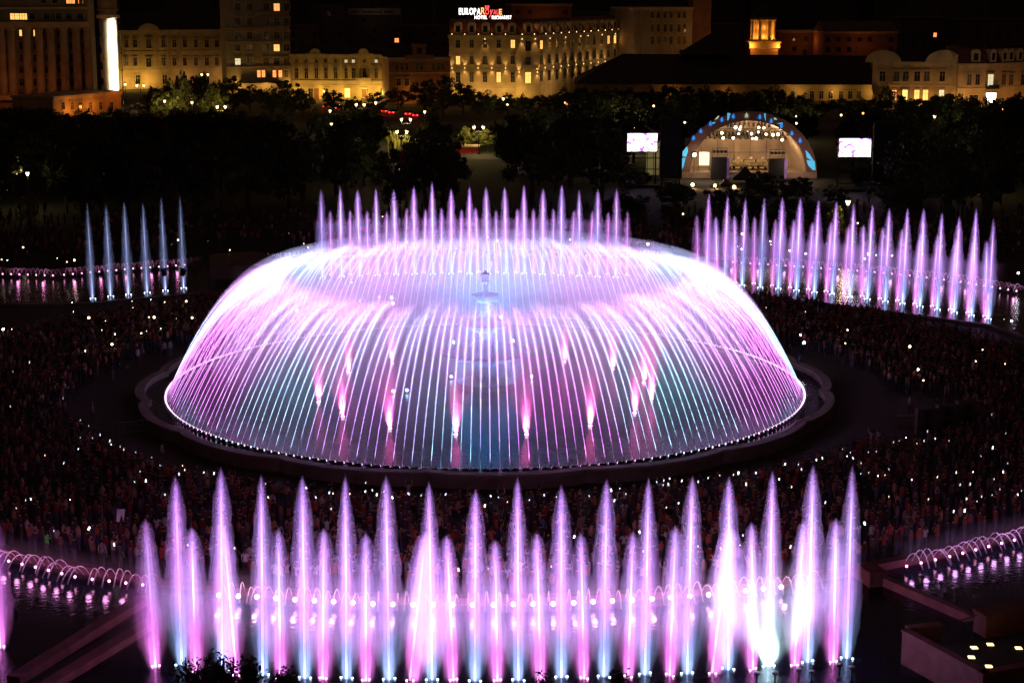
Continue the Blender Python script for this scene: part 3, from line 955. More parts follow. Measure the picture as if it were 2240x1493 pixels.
def pilasters(b, pxs, z0, z1, m, w=.55):
    for px in pxs:
        x, _ = b['f'](px, 150)
        mb = MB(); mb.box(x - w / 2, x + w / 2, -.16, -.004, z0, z1); mb.box(x - w * .7, x + w * .7, -.24, -.003, z1 - .5, z1 - .12); mb.box(x - w * .65, x + w * .65, -.2, -.003, z0, z0 + .4)
        mb.build('pilaster', m, b['root'])
pilasters(b4, (640, 703, 745, 785, 809, 847), 5.9, b4['h'] - .55, M_CREAM)
pilasters(b2, (265, 308, 342, 369, 393, 416, 440, 463, 492), 7.2, b2['h'] - .55, M_CREAM)
for px in (690, 797):
    x, z = b4['f'](px, 187); mb = MB(); mb.box(x - 1.1, x + 1.1, -.1, .02, .02, 3.6); mb.build('door', mat('door_wood', (.16, .07, .03), .6), b4['root'])
# 5 rusty house
b5 = building('gabled_house', 'dim rusty coloured house with stepped gable between town house and hotel', (852, 228), (985, 226), 130, 15, M_BRICKY)
win_grid(b5, (868, 879, 890, 912, 922, 948, 959, 968), [(138, 154)], 6, {(3, 0): M_PANE2})
win_grid(b5, (872, 890), [(172, 188)], 10)
belt(b5, 160, 900, .4); belt(b5, 132, 900, .4)
x, z = b5['f'](917, 130)
mb = MB(); mb.box(x - 4.5, x + 4.5, -.6, 2, z, z + 1.3); mb.box(x - 2, x + 2, -.55, 1.9, z + 1.3, z + 4.2); mb.box(x - 2.4, x + 2.4, -.7, 2.1, z + 4.2, z + 4.7)
mb.box(x - .7, x + .7, -.62, -.56, z + 1.6, z + 3.4, 1)
mb.build('gable', [M_BRICKY, M_PANE], b5['root'])
hip_roof(b5, 3.5, .2, 15, M_ROOF); wash(b5, [6, 18], 430, (1., .5, .14), 5, 3.5)

# 6 hotel
hot = building('hotel', 'floodlit cream corner hotel with red mansard roof and rooftop sign', (983, 215), (1129, 216), 80, 16, M_CREAM)
ph = 20.0
lit_h = {(4, 0): M_LITW, (0, 1): M_LITW, (3, 2): M_LITW, (1, 1): M_PANE2}
win_grid(hot, (1002, 1032, 1061, 1091, 1122), [(88, 105), (123, 141), (158, 180)], 9, lit_h)
belt(hot, 152, 1050, .35, .2); belt(hot, 193, 1050, .4, .25)
hB, hC = G(1129, 216), G(1180, 214.5)
zr = hot['h']
def wing(A, B, depth):
    return building('wing', '', A, B, 0, depth, M_CREAM, True, hot['root'], zr)
hc = wing((1129, 216), (1180, 214.6), 14)
win_grid(hc, (1155,), [(90, 112), (125, 146), (158, 182)], 12, {(0, 2): M_LITW})
belt(hc, 152, 1155, .35, .2)
for px, py in ((1155, 149),):
    x, z = hc['f'](px, py); mb = MB(); mb.box(x - 3, x + 3, -1.3, -.21, z, z + .2); mb.box(x - 3, x + 3, -1.3, -1.22, z + .2, z + 1.1); mb.build('balcony', M_TRIM, hc['root'])
# the long side street front runs back from the corner
ca = G(1180, 214.6); cbp = at(1366, 68, ca.y); 
ratio = None
best = None
for Yb in range(600, 800):
    if best is None or abs(at(1366, 68, Yb).z - zr) < best[0]:
        best = (abs(at(1366, 68, Yb).z - zr), Yb)
Yb = best[1]
pb = at(1366, 68, Yb); pb.z = 0
def G_inv(p):
    d = Vector((p.x, p.y, p.z - CAM_H))
    fw = d.y * CS - d.z * SN
    return (1120 + FOC * d.x / fw, 746.5 + FOC * (-(d.y * SN + d.z * CS)) / fw)
hs = wing((1180, 214.6), G_inv(pb), 14)
sx = (1183.5, 1201, 1218, 1235, 1251, 1268, 1284, 1299, 1315, 1330, 1344, 1358)
for i, px in enumerate(sx):
    for j, (z0, hh) in enumerate(((15.9 / 20 * zr, 2.7), (11.0 / 20 * zr, 2.8), (5.4 / 20 * zr, 3.4))):
        x, _ = hs['f'](px, 150)
        pane = {(0, 0): M_LITW, (9, 0): M_LITO, (0, 1): M_PANE2, (10, 0): M_LITW}.get((i, j))
        add_window(hs, x, z0, 2.2, hh, pane)
belt(hs, 152, 1182, .35, .2)
# mansard and dormers on the three fronts
def mansard(b, z, rise, inset, depth):
    L = b['L']; mb = MB()
    mb.add([(0, -.25, z), (L, -.25, z), (L, depth, z), (0, depth, z), (0, inset, z + rise), (L, inset, z + rise), (L, depth, z + rise), (0, depth, z + rise)],
           [(0, 1, 5, 4), (1, 2, 6, 5), (2, 3, 7, 6), (3, 0, 4, 7), (4, 5, 6, 7), (3, 2, 1, 0)])
    mb.build('mansard_roof', M_REDROOF, b['root'])
    c = MB(); c.box(0, L, inset - .3, inset + .3, z + rise, z + rise + .35); c.build('roof_edge', M_ROOF, b['root'])
dm = MB()
dm.box(-1.25, 1.25, -.6, 2.4, 0, 2.9)
dm.lathe([(1.25, -.62), (1.25, 2.4)], 14); vv = dm.v[8:]; dm.v[8:] = [(a, c, 2.8 + b * .7) for a, b, c in vv]
DORM = dm.mesh('dormer', M_TRIM)
def dormers(b, xs):
    for x in xs:
        o = link('dormer', DORM, b['root'], (x, .35, zr + .9))
        (fm, cache), pm = window_meshes(1.3, 2.0, M_TRIM)
        if M_PANE.name not in cache:
            cache[M_PANE.name] = pm.mesh('pane', M_PANE)
        link('pane', cache[M_PANE.name], o, (0, -.6, .5))
for b_, dep in ((hot, 16), (hc, 14), (hs, 14)):
    mansard(b_, zr + .56, 4.6, 2.6, dep)
dormers(hot, [hot['f'](px, 80)[0] for px in (1002, 1032, 1062, 1092, 1120)])
dormers(hc, [hc['f'](1156, 80)[0]])
dormers(hs, [hs['f'](px, 76)[0] for px in sx])
# wall lights of the hotel: up and down beams on the belt course, and under the eaves
M_WALLLAMP = emit('wall_lamp_lens', (1., .62, .25), 3.0)
wl = MB(); wl.box(-.1, .1, -.3, -.12, -.16, .16); WL = wl.mesh('wall_lamp', M_WALLLAMP)
def wall_light(b, x, z, w=420):
    link('wall_lamp', WL, b['root'], (x, -.1, z))
    light('SPOT', 'wall_lamp_light', (x, -.75, z), (1., .56, .18), w, b['root'], .08, (0, .22, 1), 62, .7, None, False)
    light('SPOT', 'wall_lamp_light', (x, -.75, z), (1., .56, .18), w, b['root'], .08, (0, .22, -1), 62, .7, None, False)
for px in (989, 1017, 1046, 1076, 1106):
    wall_light(hot, *hot['f'](px, 149))
for px in (1135, 1175):
    wall_light(hc, *hc['f'](px, 158))
for px in (1191, 1209, 1226, 1242, 1259, 1275, 1291, 1307, 1322):
    x, _ = hs['f'](px, 150); wall_light(hs, x, hc['f'](1155, 150)[1])
for b_, lst in ((hot, (1061,)), (hc, (1141, 1170)), (hs, (1201, 1235, 1268, 1284, 1315, 1344))):
    for px in lst:
        x, _ = b_['f'](px, 90)
        link('wall_lamp', WL, b_['root'], (x, -.2, zr - .8))
        light('SPOT', 'eave_light', (x, -.8, zr - .9), (1., .56, .18), 420, b_['root'], .1, (0, .2, -1), 60, .7, None, False)
for b_, xs in ((hot, [hot['f'](px, 80)[0] for px in (989, 1017, 1047, 1076, 1106)]), (hc, [2, hc['L'] - 2]), (hs, [hs['f'](px, 76)[0] for px in (1192, 1209, 1226, 1243, 1259, 1276, 1291, 1307, 1322, 1337, 1351)])):
    for x in xs:
        link('wall_lamp', WL, b_['root'], (x, -.15, zr + .75))
        light('SPOT', 'roof_light', (x, -.9, zr + .7), (1., .45, .14), 130, b_['root'], .08, (0, .55, 1), 80, .8, None, False)
wash(hot, [3, 10, 17, 24], 950, (1., .68, .28), 7, 2.5); wash(hc, [2], 700, (1., .68, .25), 7, 2.5)
for x in (6, 20, 36, 52):
    light('POINT', 'street_glow', (x, -9, 3.5), (1., .6, .22), 1300, hs['root'], .4)

# rooftop sign
sp = at(1004, 32, hot['a'].y + 4)
sign = thing('rooftop_sign', 'glowing white and red hotel name letters on the hotel roof', 'sign', sp)
M_SIGNW = emit('sign_white', (1., .97, .92), 3.2)
M_SIGNR = emit('sign_red', (1., .07, .07), 2.6)
M_SIGNY = emit('sign_amber', (1., .36, .10), 2.6)
def letters(txt, x0, x1, z, size, m, bold=.02, shear=0.0, name='letter'):
    """Solid letters filling x0..x1 (photo pixels from the sign's left end)."""
    made, w = [], 0.0
    for ch in txt:
        c = bpy.data.curves.new(name, 'FONT')
        c.body = ch; c.size = size; c.extrude = .12; c.offset = bold; c.shear = shear
        c.materials.append(m)
        tmp = bpy.data.objects.new('tmp', c); C.objects.link(tmp)
        bpy.context.view_layer.update()
        me = bpy.data.meshes.new_from_object(tmp.evaluated_get(bpy.context.evaluated_depsgraph_get()))
        bpy.data.objects.remove(tmp)
        xs_ = [v.co.x for v in me.vertices]
        made.append((me, min(xs_), max(xs_) - min(xs_)))
        w += made[-1][2]
    gap = size * .09
    k = ((x1 - x0) * U - gap * (len(made) - 1)) / w
    x = x0 * U
    for me, mn, ww in made:
        o = link(name, me, sign, (x - mn * k, 0, z), 0, (k, 1, 1))
        o.rotation_euler = (PI / 2, 0, 0)
        x += ww * k + gap
pxm = sp.y / FOC * 1.0 / (CS)           # metres per photo pixel there
U = at(1005, 32, sp.y).x; V = at(1006, 32, sp.y).x; U = V - U
letters('EUROPA', 0, 47, 0, 13.5 * U / .70, M_SIGNW, .06)
letters('R', 48.5, 57, 0, 15 * U / .70, M_SIGNY, .03)
letters('O', 57.5, 65.5, 0, 11.5 * U / .70, M_SIGNR, .02)
letters('y', 65.5, 75, -1 * U, 18 * U / .70, M_SIGNR, .0, .3)
letters('AL', 75.5, 86, 0, 10.5 * U / .70, M_SIGNR, .02)
letters('E', 87.5, 94, 0, 11.5 * U / .70, M_SIGNY, .03)
letters('HOTEL', 34, 62, -10 * U, 7.5 * U / .70, M_SIGNW, .03)
letters('BUCHAREST', 72, 115, -10.5 * U, 8 * U / .70, M_SIGNW, .03)
cr = MB()
for k in range(7):
    a = PI * k / 6
    cr.tube([((61.5 + 4.3 * math.cos(a) * s) * U, 0, (13.0 + 5.0 * math.sin(a * 1.0) * 0 + 6.2 * q) * U) for s, q in ((.72, 0), (1.0, .55), (.85, 1.0))], .06, 5)
cr.tube([((61.5 + 3.6 * math.cos(2 * PI * k / 12)) * U, .3 * math.sin(2 * PI * k / 12), 13.0 * U) for k in range(13)], .1, 5)
cr.build('crown_emblem', M_SIGNR, sign)
fr = MB(); fr.box(-.3, 117 * U, .3, .45, -12 * U, -11.4 * U); fr.box(-.3, 117 * U, .3, .45, -.6 * U, -.1 * U)
for k in range(7):
    fr.box(k * 19 * U, k * 19 * U + .12, .45, .6, zr + 4.6 - sp.z, 6 * U)
fr.build('sign_frame', M_DARKMETAL, sign)
for x in (20 * U, 95 * U):
    light('POINT', 'sign_light', (x, -2.0, 2), (1., .75, .6) if x < 40 * U else (1., .05, .05), 60, sign, .5, shadow=False)

# 7 grey office block behind the hotel, and the brown one beside it
b8 = building('office_block', 'dim grey office block with paired windows right of the hotel', (1386, 195), (1512, 192), 20, 20, M_GREYP, h=None)
win_grid(b8, (1427, 1440, 1455, 1468, 1485, 1497), [(27, 40), (54, 70), (80, 97)], 7)
for px in (1400, 1447, 1477):
    x, z = b8['f'](px, 60); mb = MB(); mb.box(x - .2, x + .2, -.2, -.003, 6, b8['h'] - .6); mb.build('pilaster', M_GREYP, b8['root'])
wash(b8, [20], 700, (1., .5, .2), 16, 14)
b9 = building('brown_block', 'tall brown blank walled block left of the lit church tower', (1513, 190), (1552, 190), -10, 20, M_BRICKY, False)
wash(b9, [3], 260, (1., .5, .2), 12, 20)

# 8 inn with the huge dark roof
inn = building('inn', 'long low inn under a huge black hipped roof behind the stage', (1262, 219), (1912, 221), 184, 44, M_CREAM, False)
win_grid(inn, (1776, 1797, 1817, 1840, 1860, 1879), [(200, 216)], 9)
win_grid(inn, (1640, 1660, 1685, 1710, 1735), [(200, 216)], 9)
mb = MB()
def innp(px, py, y):
    dr = ray(px, py)
    o = Vector((0, 0, CAM_H)); n = Vector((-inn['e'].y, inn['e'].x, 0)); a = inn['a'] + n * y
    t = n.dot(a - o) / n.dot(dr); q = o + dr * t
    return ((q - inn['a']).dot(inn['e']), y, q.z)
e0, e1 = innp(1255, 183, -1.2), innp(1912, 185, -1.2)
r0, r1 = innp(1362, 118, 22), innp(1900, 122, 22)
k0, k1 = (e0[0], 46, e0[2]), (e1[0], 46, e1[2])
mb.add([e0, e1, k1, k0, r0, r1], [(0, 1, 5, 4), (1, 2, 5), (2, 3, 4, 5), (3, 0, 4), (3, 2, 1, 0)])
mb.build('roof', M_ROOF, inn['root'])
mb = MB(); r2, r3, pk = innp(1490, 120, 15), innp(1600, 120, 15), innp(1553, 74, 24)
mb.add([r2, r3, (r3[0], 34, r3[2]), (r2[0], 34, r2[2]), pk], [(0, 1, 4), (1, 2, 4), (2, 3, 4), (3, 0, 4), (3, 2, 1, 0)])
mb.build('roof_gable', M_ROOF, inn['root'])
for px in (1490, 1760):
    x, y, z = innp(px, 126, 21); mb = MB(); mb.box(x - .5, x + .5, y - .5, y + .5, z - 1, z + 2.2); mb.box(x - .7, x + .7, y - .7, y + .7, z + 2.2, z + 2.5); mb.build('chimney', M_DARKP, inn['root'])
wash(inn, [70, 82, 94, 104], 420, (1., .62, .22), 5, 3.4); wash(inn, [30, 48], 160, (1., .5, .15), 5, 3)

# 9 church tower lit orange
cp = at(1668, 105, 668)
ch = thing('church_tower', 'small church bell tower glowing orange above the dark roof', 'church', (cp.x, cp.y, 0))
zc = cp.z
u = at(1669, 105, 668).x - cp.x
mb = MB(); mb.box(-30 * u, 30 * u, -5, 5, 0, zc - .2); mb.build('church_body', M_BRICKY, ch)
mb = MB(); mb.box(-33 * u, 33 * u, -5.6, 5.6, zc + .02, zc + 11 * u); mb.box(-35 * u, 35 * u, -5.9, 5.9, zc + 11 * u, zc + 14 * u); mb.build('plinth', M_OCHRE, ch)
mb = MB(); mb.box(-27 * u, 27 * u, -4.6, 4.6, zc + 14 * u, zc + 19 * u); mb.build('belfry_floor', M_OCHRE, ch)
for k in range(8):
    a = 2 * PI * (k + .5) / 8
    mb = MB(); mb.lathe([(4.6 * u, zc + 19 * u), (3.6 * u, zc + 22 * u), (3.4 * u, zc + 58 * u), (4.8 * u, zc + 61 * u)], 10, (25 * u * math.cos(a), 25 * u * math.sin(a), 0)); mb.build('pillar', M_OCHRE, ch)
    a2 = a + PI / 8
    mb = MB()
    p0 = Vector((25 * u * math.cos(a), 25 * u * math.sin(a), 0)); p1 = Vector((25 * u * math.cos(a + PI / 4), 25 * u * math.sin(a + PI / 4), 0))
    pts = [p0.lerp(p1, s / 8) + Vector((0, 0, zc + (54 + 7 * math.sin(PI * s / 8)) * u)) for s in range(9)]
    mb.tube(pts, 1.6 * u, 6); mb.build('arch', M_OCHRE, ch)
mb = MB(); mb.lathe([(17 * u, zc + 20 * u), (17 * u, zc + 62 * u)], 16); mb.build('core_wall', M_OCHRE, ch)
mb = MB(); mb.lathe([(30 * u, zc + 61 * u), (31 * u, zc + 66 * u), (26 * u, zc + 70 * u), (20 * u, zc + 82 * u), (7 * u, zc + 92 * u), (.5, zc + 96 * u)], 16); mb.build('cap_roof', M_ROOF, ch)
for x, y in ((-30, -7), (30, -7)):
    light('POINT', 'church_light', (x * u, y, zc + 4 * u), (1., .40, .06), 900, ch, .2)
for k in range(5):
    a = -PI / 2 + (k - 2) * PI / 4
    light('POINT', 'church_light', (21.3 * u * math.cos(a), 21.3 * u * math.sin(a), zc + 24 * u), (1., .40, .07), 260, ch, .2, shadow=False)
    light('POINT', 'church_light', (21.3 * u * math.cos(a), 21.3 * u * math.sin(a), zc + 44 * u), (1., .40, .07), 150, ch, .2, shadow=False)

# 10 house with two arched gables, 11 corner mansion
b10 = building('arched_house', 'town house with two arched gables and yellow lit windows at right', (1907, 242), (2088, 246), 138, 16, M_CREAM)
win_grid(b10, (1931, 1962, 1982, 2007, 2028, 2062), [(157, 178)], 12, {(1, 0): M_PANE2})
win_grid(b10, (1938, 1956, 1980, 2006, 2025, 2060), [(197, 219)], 11, {(2, 0): M_LITY, (3, 0): M_LITW, (4, 0): M_LITW, (5, 0): M_LITC, (1, 0): M_LITO})
belt(b10, 187, 2000, .4, .2)
for px in (1932, 2065):
    x, z = b10['f'](px, 137)
    mb = MB(); N_ = 14
    vs = [(x + 5.2 * math.cos(PI * k / N_), -.65, z + 3.6 * math.sin(PI * k / N_)) for k in range(N_ + 1)]
    vs += [(a, .6, c) for a, _, c in vs]
    mb.add(vs, [tuple(range(N_ + 1))[::-1], tuple(range(N_ + 1, 2 * N_ + 2))] + [(i, i + 1, N_ + 2 + i, N_ + 1 + i) for i in range(N_)] + [(N_, 0, N_ + 1, 2 * N_ + 1)])
    mb.build('arched_gable', M_TRIM, b10['root'])
hip_roof(b10, 3.5, .2, 16, M_ROOF); pilasters(b10, (1911, 1947, 1994, 2047, 2083), 6.0, b10['h'] - .55, M_CREAM); wash(b10, [4, 14, 24], 850, (1., .56, .22), 7, 3.5)
b11 = building('corner_mansion', 'pale corner mansion with dormered mansard roof at the right edge', (2092, 247), (2152, 247), 143, 16, M_CREAM)
win_grid(b11, (2121, 2139), [(163, 186)], 9, {(0, 0): M_PANE2})
win_grid(b11, (2130,), [(208, 222)], 20)
mansard(b11, b11['h'] + .56, 4.5, 2.6, 16)
zr_keep = zr; zr = b11['h']; dormers(b11, [b11['f'](2134, 140)[0]])
b11c = building('wing', '', (2152, 247), (2184, 245), 143, 14, M_CREAM, True, b11['root'], zr)
win_grid(b11c, (2167,), [(163, 188)], 12, {(0, 0): M_LITC}); mansard(b11c, zr + .56, 4.5, 2.6, 12); dormers(b11c, [b11c['f'](2171, 140)[0]])
x, z = b11c['f'](2167, 193); mb = MB(); mb.box(x - 2.4, x + 2.4, -1.2, -.01, z - .2, z); mb.box(x - 2.4, x + 2.4, -1.2, -1.1, z, z + 1); mb.build('balcony', M_DARKMETAL, b11c['root'])
b11r = building('wing', '', (2184, 245), (2290, 238), 143, 14, M_CREAM, True, b11['root'], zr)
win_grid(b11r, (2196, 2212, 2238), [(163, 186)], 9, {(0, 0): M_PANE2, (1, 0): M_PANE2})
mansard(b11r, zr + .56, 4.5, 2.6, 12); dormers(b11r, [b11r['f'](px, 140)[0] for px in (2196, 2210, 2230)])
for b_ in (b11, b11c, b11r):
    belt(b_, 194, 2150, .4, .2)
zr = zr_keep
wash(b11, [4, 12], 900, (1., .5, .18), 8, 3.5); wash(b11r, [4, 16], 500, (1., .45, .15), 8, 4)
# glowing advertising column in front of it
p = G(2165, 262); 
ad = thing('advertising_panel', 'blazing white advertising panel in front of the corner mansion', 'panel', p)
za, zb = at(2165, 226, p.y).z, at(2165, 203, p.y).z
mb = MB(); mb.box(-1.25, 1.25, -.2, .2, za, zb); mb.build('lit_panel', emit('panel_white', (1., .95, .8), 14.0, True), ad)
mb = MB(); mb.lathe([(.2, 0), (.15, za)], 8); mb.build('post', M_DARKMETAL, ad)
mb = MB(); mb.box(-1.4, 1.4, -.25, .25, zb, zb + .2); mb.box(-1.4, 1.4, -.25, .25, za - .2, za - .002); mb.build('panel_frame', M_DARKMETAL, ad)

# dim town behind: dark blocks up to and above the camera's height
far = [(628, 700, 60, 205, 'tall black block behind the yellow town house'), (705, 760, 15, 200, 'dark narrow tower block left of the rooftop banner'), (758, 880, 30, 195, 'dark block carrying a faint rooftop banner'),
       (885, 985, 60, 190, 'dark wide block left of the hotel sign'), (470, 505, 25, 190, 'black stair tower behind the old palace'), (255, 470, 30, 188, 'dark blocks outline behind the old palace roof'),
       (1120, 1250, 12, 175, 'dim ochre block behind the hotel roof'), (1255, 1380, 30, 172, 'black block behind the hotel side front'), (1560, 1640, 55, 165, 'low dark house left of the church tower'),
       (1700, 1800, 70, 168, 'brown house right of the church tower'), (1800, 1960, 72, 172, 'brown gabled warehouse right of the church'), (1965, 2080, 40, 160, 'black block behind the arched town house'),
       (2085, 2240, 45, 160, 'black block behind the corner mansion')]
for i, (x0, x1, ty, by, lab) in enumerate(far):
    b = building('far_block', lab, (x0, by - 22), (x1, by - 23), ty, 16, M_DARKP if i not in (9, 10, 6) else M_BRICKY, True)
    if i == 10:
        hip_roof(b, 4.5, .2, 16, M_DARKP, inset=.1)
    n = max(2, int((x1 - x0) / 22))
    for k in range(n):
        for py in range(ty + 10, by - 60, 22):
            if RND.random() < .75:
                x, z1 = b['f'](x0 + (k + .5) * (x1 - x0) / n, py); _, z0 = b['f'](x0 + (k + .5) * (x1 - x0) / n, py + 9)
                add_window(b, x, z0, 1.6, z1 - z0, M_LITO if RND.random() < .02 else None, M_DARKP)
    if i in (6, 9, 10):
        wash(b, [b['L'] * .5], 260, (1., .33, .11), 9, b['h'] * .75)
# farthest rows of roofs that close the view
for i in range(14):
    x0 = -80 + i * 172
    b = building('far_block', f'distant black city block on the skyline, {nth(i)} from the left', (x0, 78 + RND.uniform(-6, 8)), (x0 + 168, 78), -60 - RND.uniform(0, 30), 30, M_DARKP, True)
    for k in range(7):
        for py in (4, 20):
            if RND.random() < .8:
                px = x0 + 12 + k * 22
                x, z1 = b['f'](px, py); _, z0 = b['f'](px, py + 7)
                add_window(b, x, z0, 2.0, max(.8, z1 - z0), M_LITO if RND.random() < .03 else None, M_DARKP)
# rooftop banner (its writing is too faint to read)
p = at(762, 33, G(760, 172).y - 4)
q = at(876, 18, G(760, 172).y - 4)
ban = thing('rooftop_banner', 'faint pale rooftop banner with unreadable dark lettering', 'sign', (p.x, p.y, p.z))
W_ = q.x - p.x; H_ = q.z - p.z
mb = MB(); mb.box(0, W_, 0, .25, 0, H_); mb.build('banner_board', mat('banner_board', (.34, .30, .26), .7, .2, .6), ban)
mb = MB()
x = W_ * .27
while x < W_ * .62:
    w = RND.uniform(.25, .6); mb.box(x, x + w, -.05, -.002, H_ * .3, H_ * RND.uniform(.5, .62)); x += w + .12
mb.build('faded_lettering', M_DARKMETAL, ban)
mb = MB(); mb.box(W_ * .05, W_ * .2, -.05, -.002, H_ * .3, H_ * .6); mb.box(W_ * .68, W_ * .85, -.05, -.002, H_ * .3, H_ * .6); mb.build('logo_patch', M_DARKP, ban)
light('POINT', 'banner_light', (W_ * .5, -5, -1), (1., .7, .5), 30, ban, .3, shadow=False)

# ------------------------------------------------------------------ open air stage
sl, sr = G(1485, 388), G(1786, 388)
SY = (sl.y + sr.y) / 2
stc = G(1635, 388)
px1 = (sr.x - sl.x) / 301.0                        # metres per photo pixel at the stage
stage = thing('concert_stage', 'arched open air concert stage with blue water drop emblems on its arch', 'stage', stc)
M_BAND = mat('arch_fascia', (.20, .115, .10), .7, .15, .5)
M_SHELL = mat('stage_canvas', (.50, .40, .30), .85, .12, .4, .2, 2)
RO, RI = 150 * px1, 128 * px1                      # outer and inner half width
HO, HI = 144 * px1, 124 * px1
NA = 40
mb = MB(); vs = []
for k in range(NA + 1):
    a = PI * k / NA
    for (rx, rz, y) in ((RO, HO, -1.0), (RI, HI, -1.0), (RI, HI, .6), (RO, HO, .6)):
        vs.append((-rx * math.cos(a), y, rz * math.sin(a) ** .92))
fs = []
for k in range(NA):
    for j in range(4):
        fs.append((4 * k + j, 4 * k + (j + 1) % 4, 4 * k + 4 + (j + 1) % 4, 4 * k + 4 + j))
mb.add(vs, fs); mb.build('arch', M_BAND, stage)
mb = MB(); vs = []
for k in range(NA + 1):
    a = PI * k / NA
    for j in range(9):
        s = math.cos(j / 8 * PI / 2 * .92)
        vs.append((-RI * math.cos(a) * (s * .55 + .45), .6 + 12 * math.sin(j / 8 * PI / 2), HI * math.sin(a) ** .92 * (s * .75 + .25)))
fs = [(9 * k + j, 9 * k + j + 1, 9 * k + 10 + j, 9 * k + 9 + j) for k in range(NA) for j in range(8)]
mb.add(vs, fs); mb.build('canvas_shell', M_SHELL, stage, True)
mb = MB(); mb.box(-RI, RI, 9, 9.3, 0, HI * .62); mb.build('back_curtain', M_SHELL, stage)
mb = MB(); mb.box(-RO * .99, RO * .99, -1.5, 12.5, 0, 1.1); mb.build('stage_floor', mat('stage_deck', (.32, .25, .16), .6, .2, 1), stage)
for k in range(3):
    mb = MB(); mb.box(-5.5 + k * .4, 5.5 - k * .4, 2.2 + k * 1.8, 9, 1.1 + k * .45, 1.55 + k * .45); mb.build('riser', mat('riser_deck', (.45, .36, .2), .6, .2, 1) if k == 0 else bpy.data.materials['riser_deck'], stage)
# seams of the canvas
for k in range(1, 7):
    x = -RI + 2 * RI * k / 7
    mb = MB(); mb.box(x - .04, x + .04, 8.93, 8.995, 1.2, HI * .6); mb.build('canvas_seam', M_BAND, stage)
mb = MB(); mb.box(-RI * .9, RI * .9, 8.9, 8.99, HI * .36, HI * .37); mb.build('canvas_seam', M_BAND, stage)
# drop emblems on the arch, each a ringed water drop
M_DROP = emit('drop_lit_print_blue', (.05, .30, .85), .75)  # floodlight on the printed emblems is put in as emission
M_DROPD = emit('drop_lit_print_navy', (.02, .07, .35), .5)
M_DROPG = emit('drop_lit_print_green', (.55, .75, .45), .6)
M_DROPG2 = emit('drop_lit_print_olive', (.22, .26, .18), .5)
M_SPLASH = emit('splash_lit_print_cyan', (.08, .50, .80), .8)
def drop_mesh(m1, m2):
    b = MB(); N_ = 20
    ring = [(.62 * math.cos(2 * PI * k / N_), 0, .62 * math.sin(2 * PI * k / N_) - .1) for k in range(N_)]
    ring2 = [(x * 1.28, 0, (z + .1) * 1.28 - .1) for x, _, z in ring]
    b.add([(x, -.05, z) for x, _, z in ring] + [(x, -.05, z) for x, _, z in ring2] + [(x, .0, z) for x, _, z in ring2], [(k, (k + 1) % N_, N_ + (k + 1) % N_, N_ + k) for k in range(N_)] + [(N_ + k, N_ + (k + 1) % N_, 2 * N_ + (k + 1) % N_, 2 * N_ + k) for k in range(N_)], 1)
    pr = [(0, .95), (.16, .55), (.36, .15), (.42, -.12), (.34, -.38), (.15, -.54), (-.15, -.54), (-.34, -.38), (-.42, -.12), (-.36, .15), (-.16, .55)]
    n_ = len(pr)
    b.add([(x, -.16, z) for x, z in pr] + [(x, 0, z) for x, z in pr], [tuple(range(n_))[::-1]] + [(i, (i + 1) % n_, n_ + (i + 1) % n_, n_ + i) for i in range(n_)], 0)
    return b.mesh('drop_emblem', [m1, m2])
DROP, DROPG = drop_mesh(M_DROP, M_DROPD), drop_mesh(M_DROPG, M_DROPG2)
def stage_at(px, py, y):
    q = at(px, py, SY + y)
    return q - stc
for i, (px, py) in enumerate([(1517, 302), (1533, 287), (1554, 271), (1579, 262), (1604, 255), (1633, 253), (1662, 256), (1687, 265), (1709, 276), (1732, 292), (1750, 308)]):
    link('drop_emblem', DROPG if i == 5 else DROP, stage, stage_at(px, py, -1.0) + Vector((0, -.01, 0)), 0, .82 * 9 * px1)
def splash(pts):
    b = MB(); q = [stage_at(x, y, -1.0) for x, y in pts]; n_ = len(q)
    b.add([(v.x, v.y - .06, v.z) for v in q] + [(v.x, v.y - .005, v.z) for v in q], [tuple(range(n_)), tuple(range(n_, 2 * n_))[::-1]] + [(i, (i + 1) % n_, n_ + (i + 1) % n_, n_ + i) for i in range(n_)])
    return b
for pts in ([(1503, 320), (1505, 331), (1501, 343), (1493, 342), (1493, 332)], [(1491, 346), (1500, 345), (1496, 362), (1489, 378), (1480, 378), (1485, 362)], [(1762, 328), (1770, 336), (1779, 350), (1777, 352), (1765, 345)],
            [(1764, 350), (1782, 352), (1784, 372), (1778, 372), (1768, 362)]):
    splash(pts).build('splash_emblem', M_SPLASH, stage)
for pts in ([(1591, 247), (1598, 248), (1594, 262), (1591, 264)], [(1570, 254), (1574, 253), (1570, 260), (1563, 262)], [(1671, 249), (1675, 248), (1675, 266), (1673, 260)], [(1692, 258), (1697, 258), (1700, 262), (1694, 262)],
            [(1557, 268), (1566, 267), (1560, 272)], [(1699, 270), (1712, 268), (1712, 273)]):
    splash(pts).build('splash_emblem', M_SPLASH if pts[0][0] not in (1570, 1692) else M_DROPG, stage)
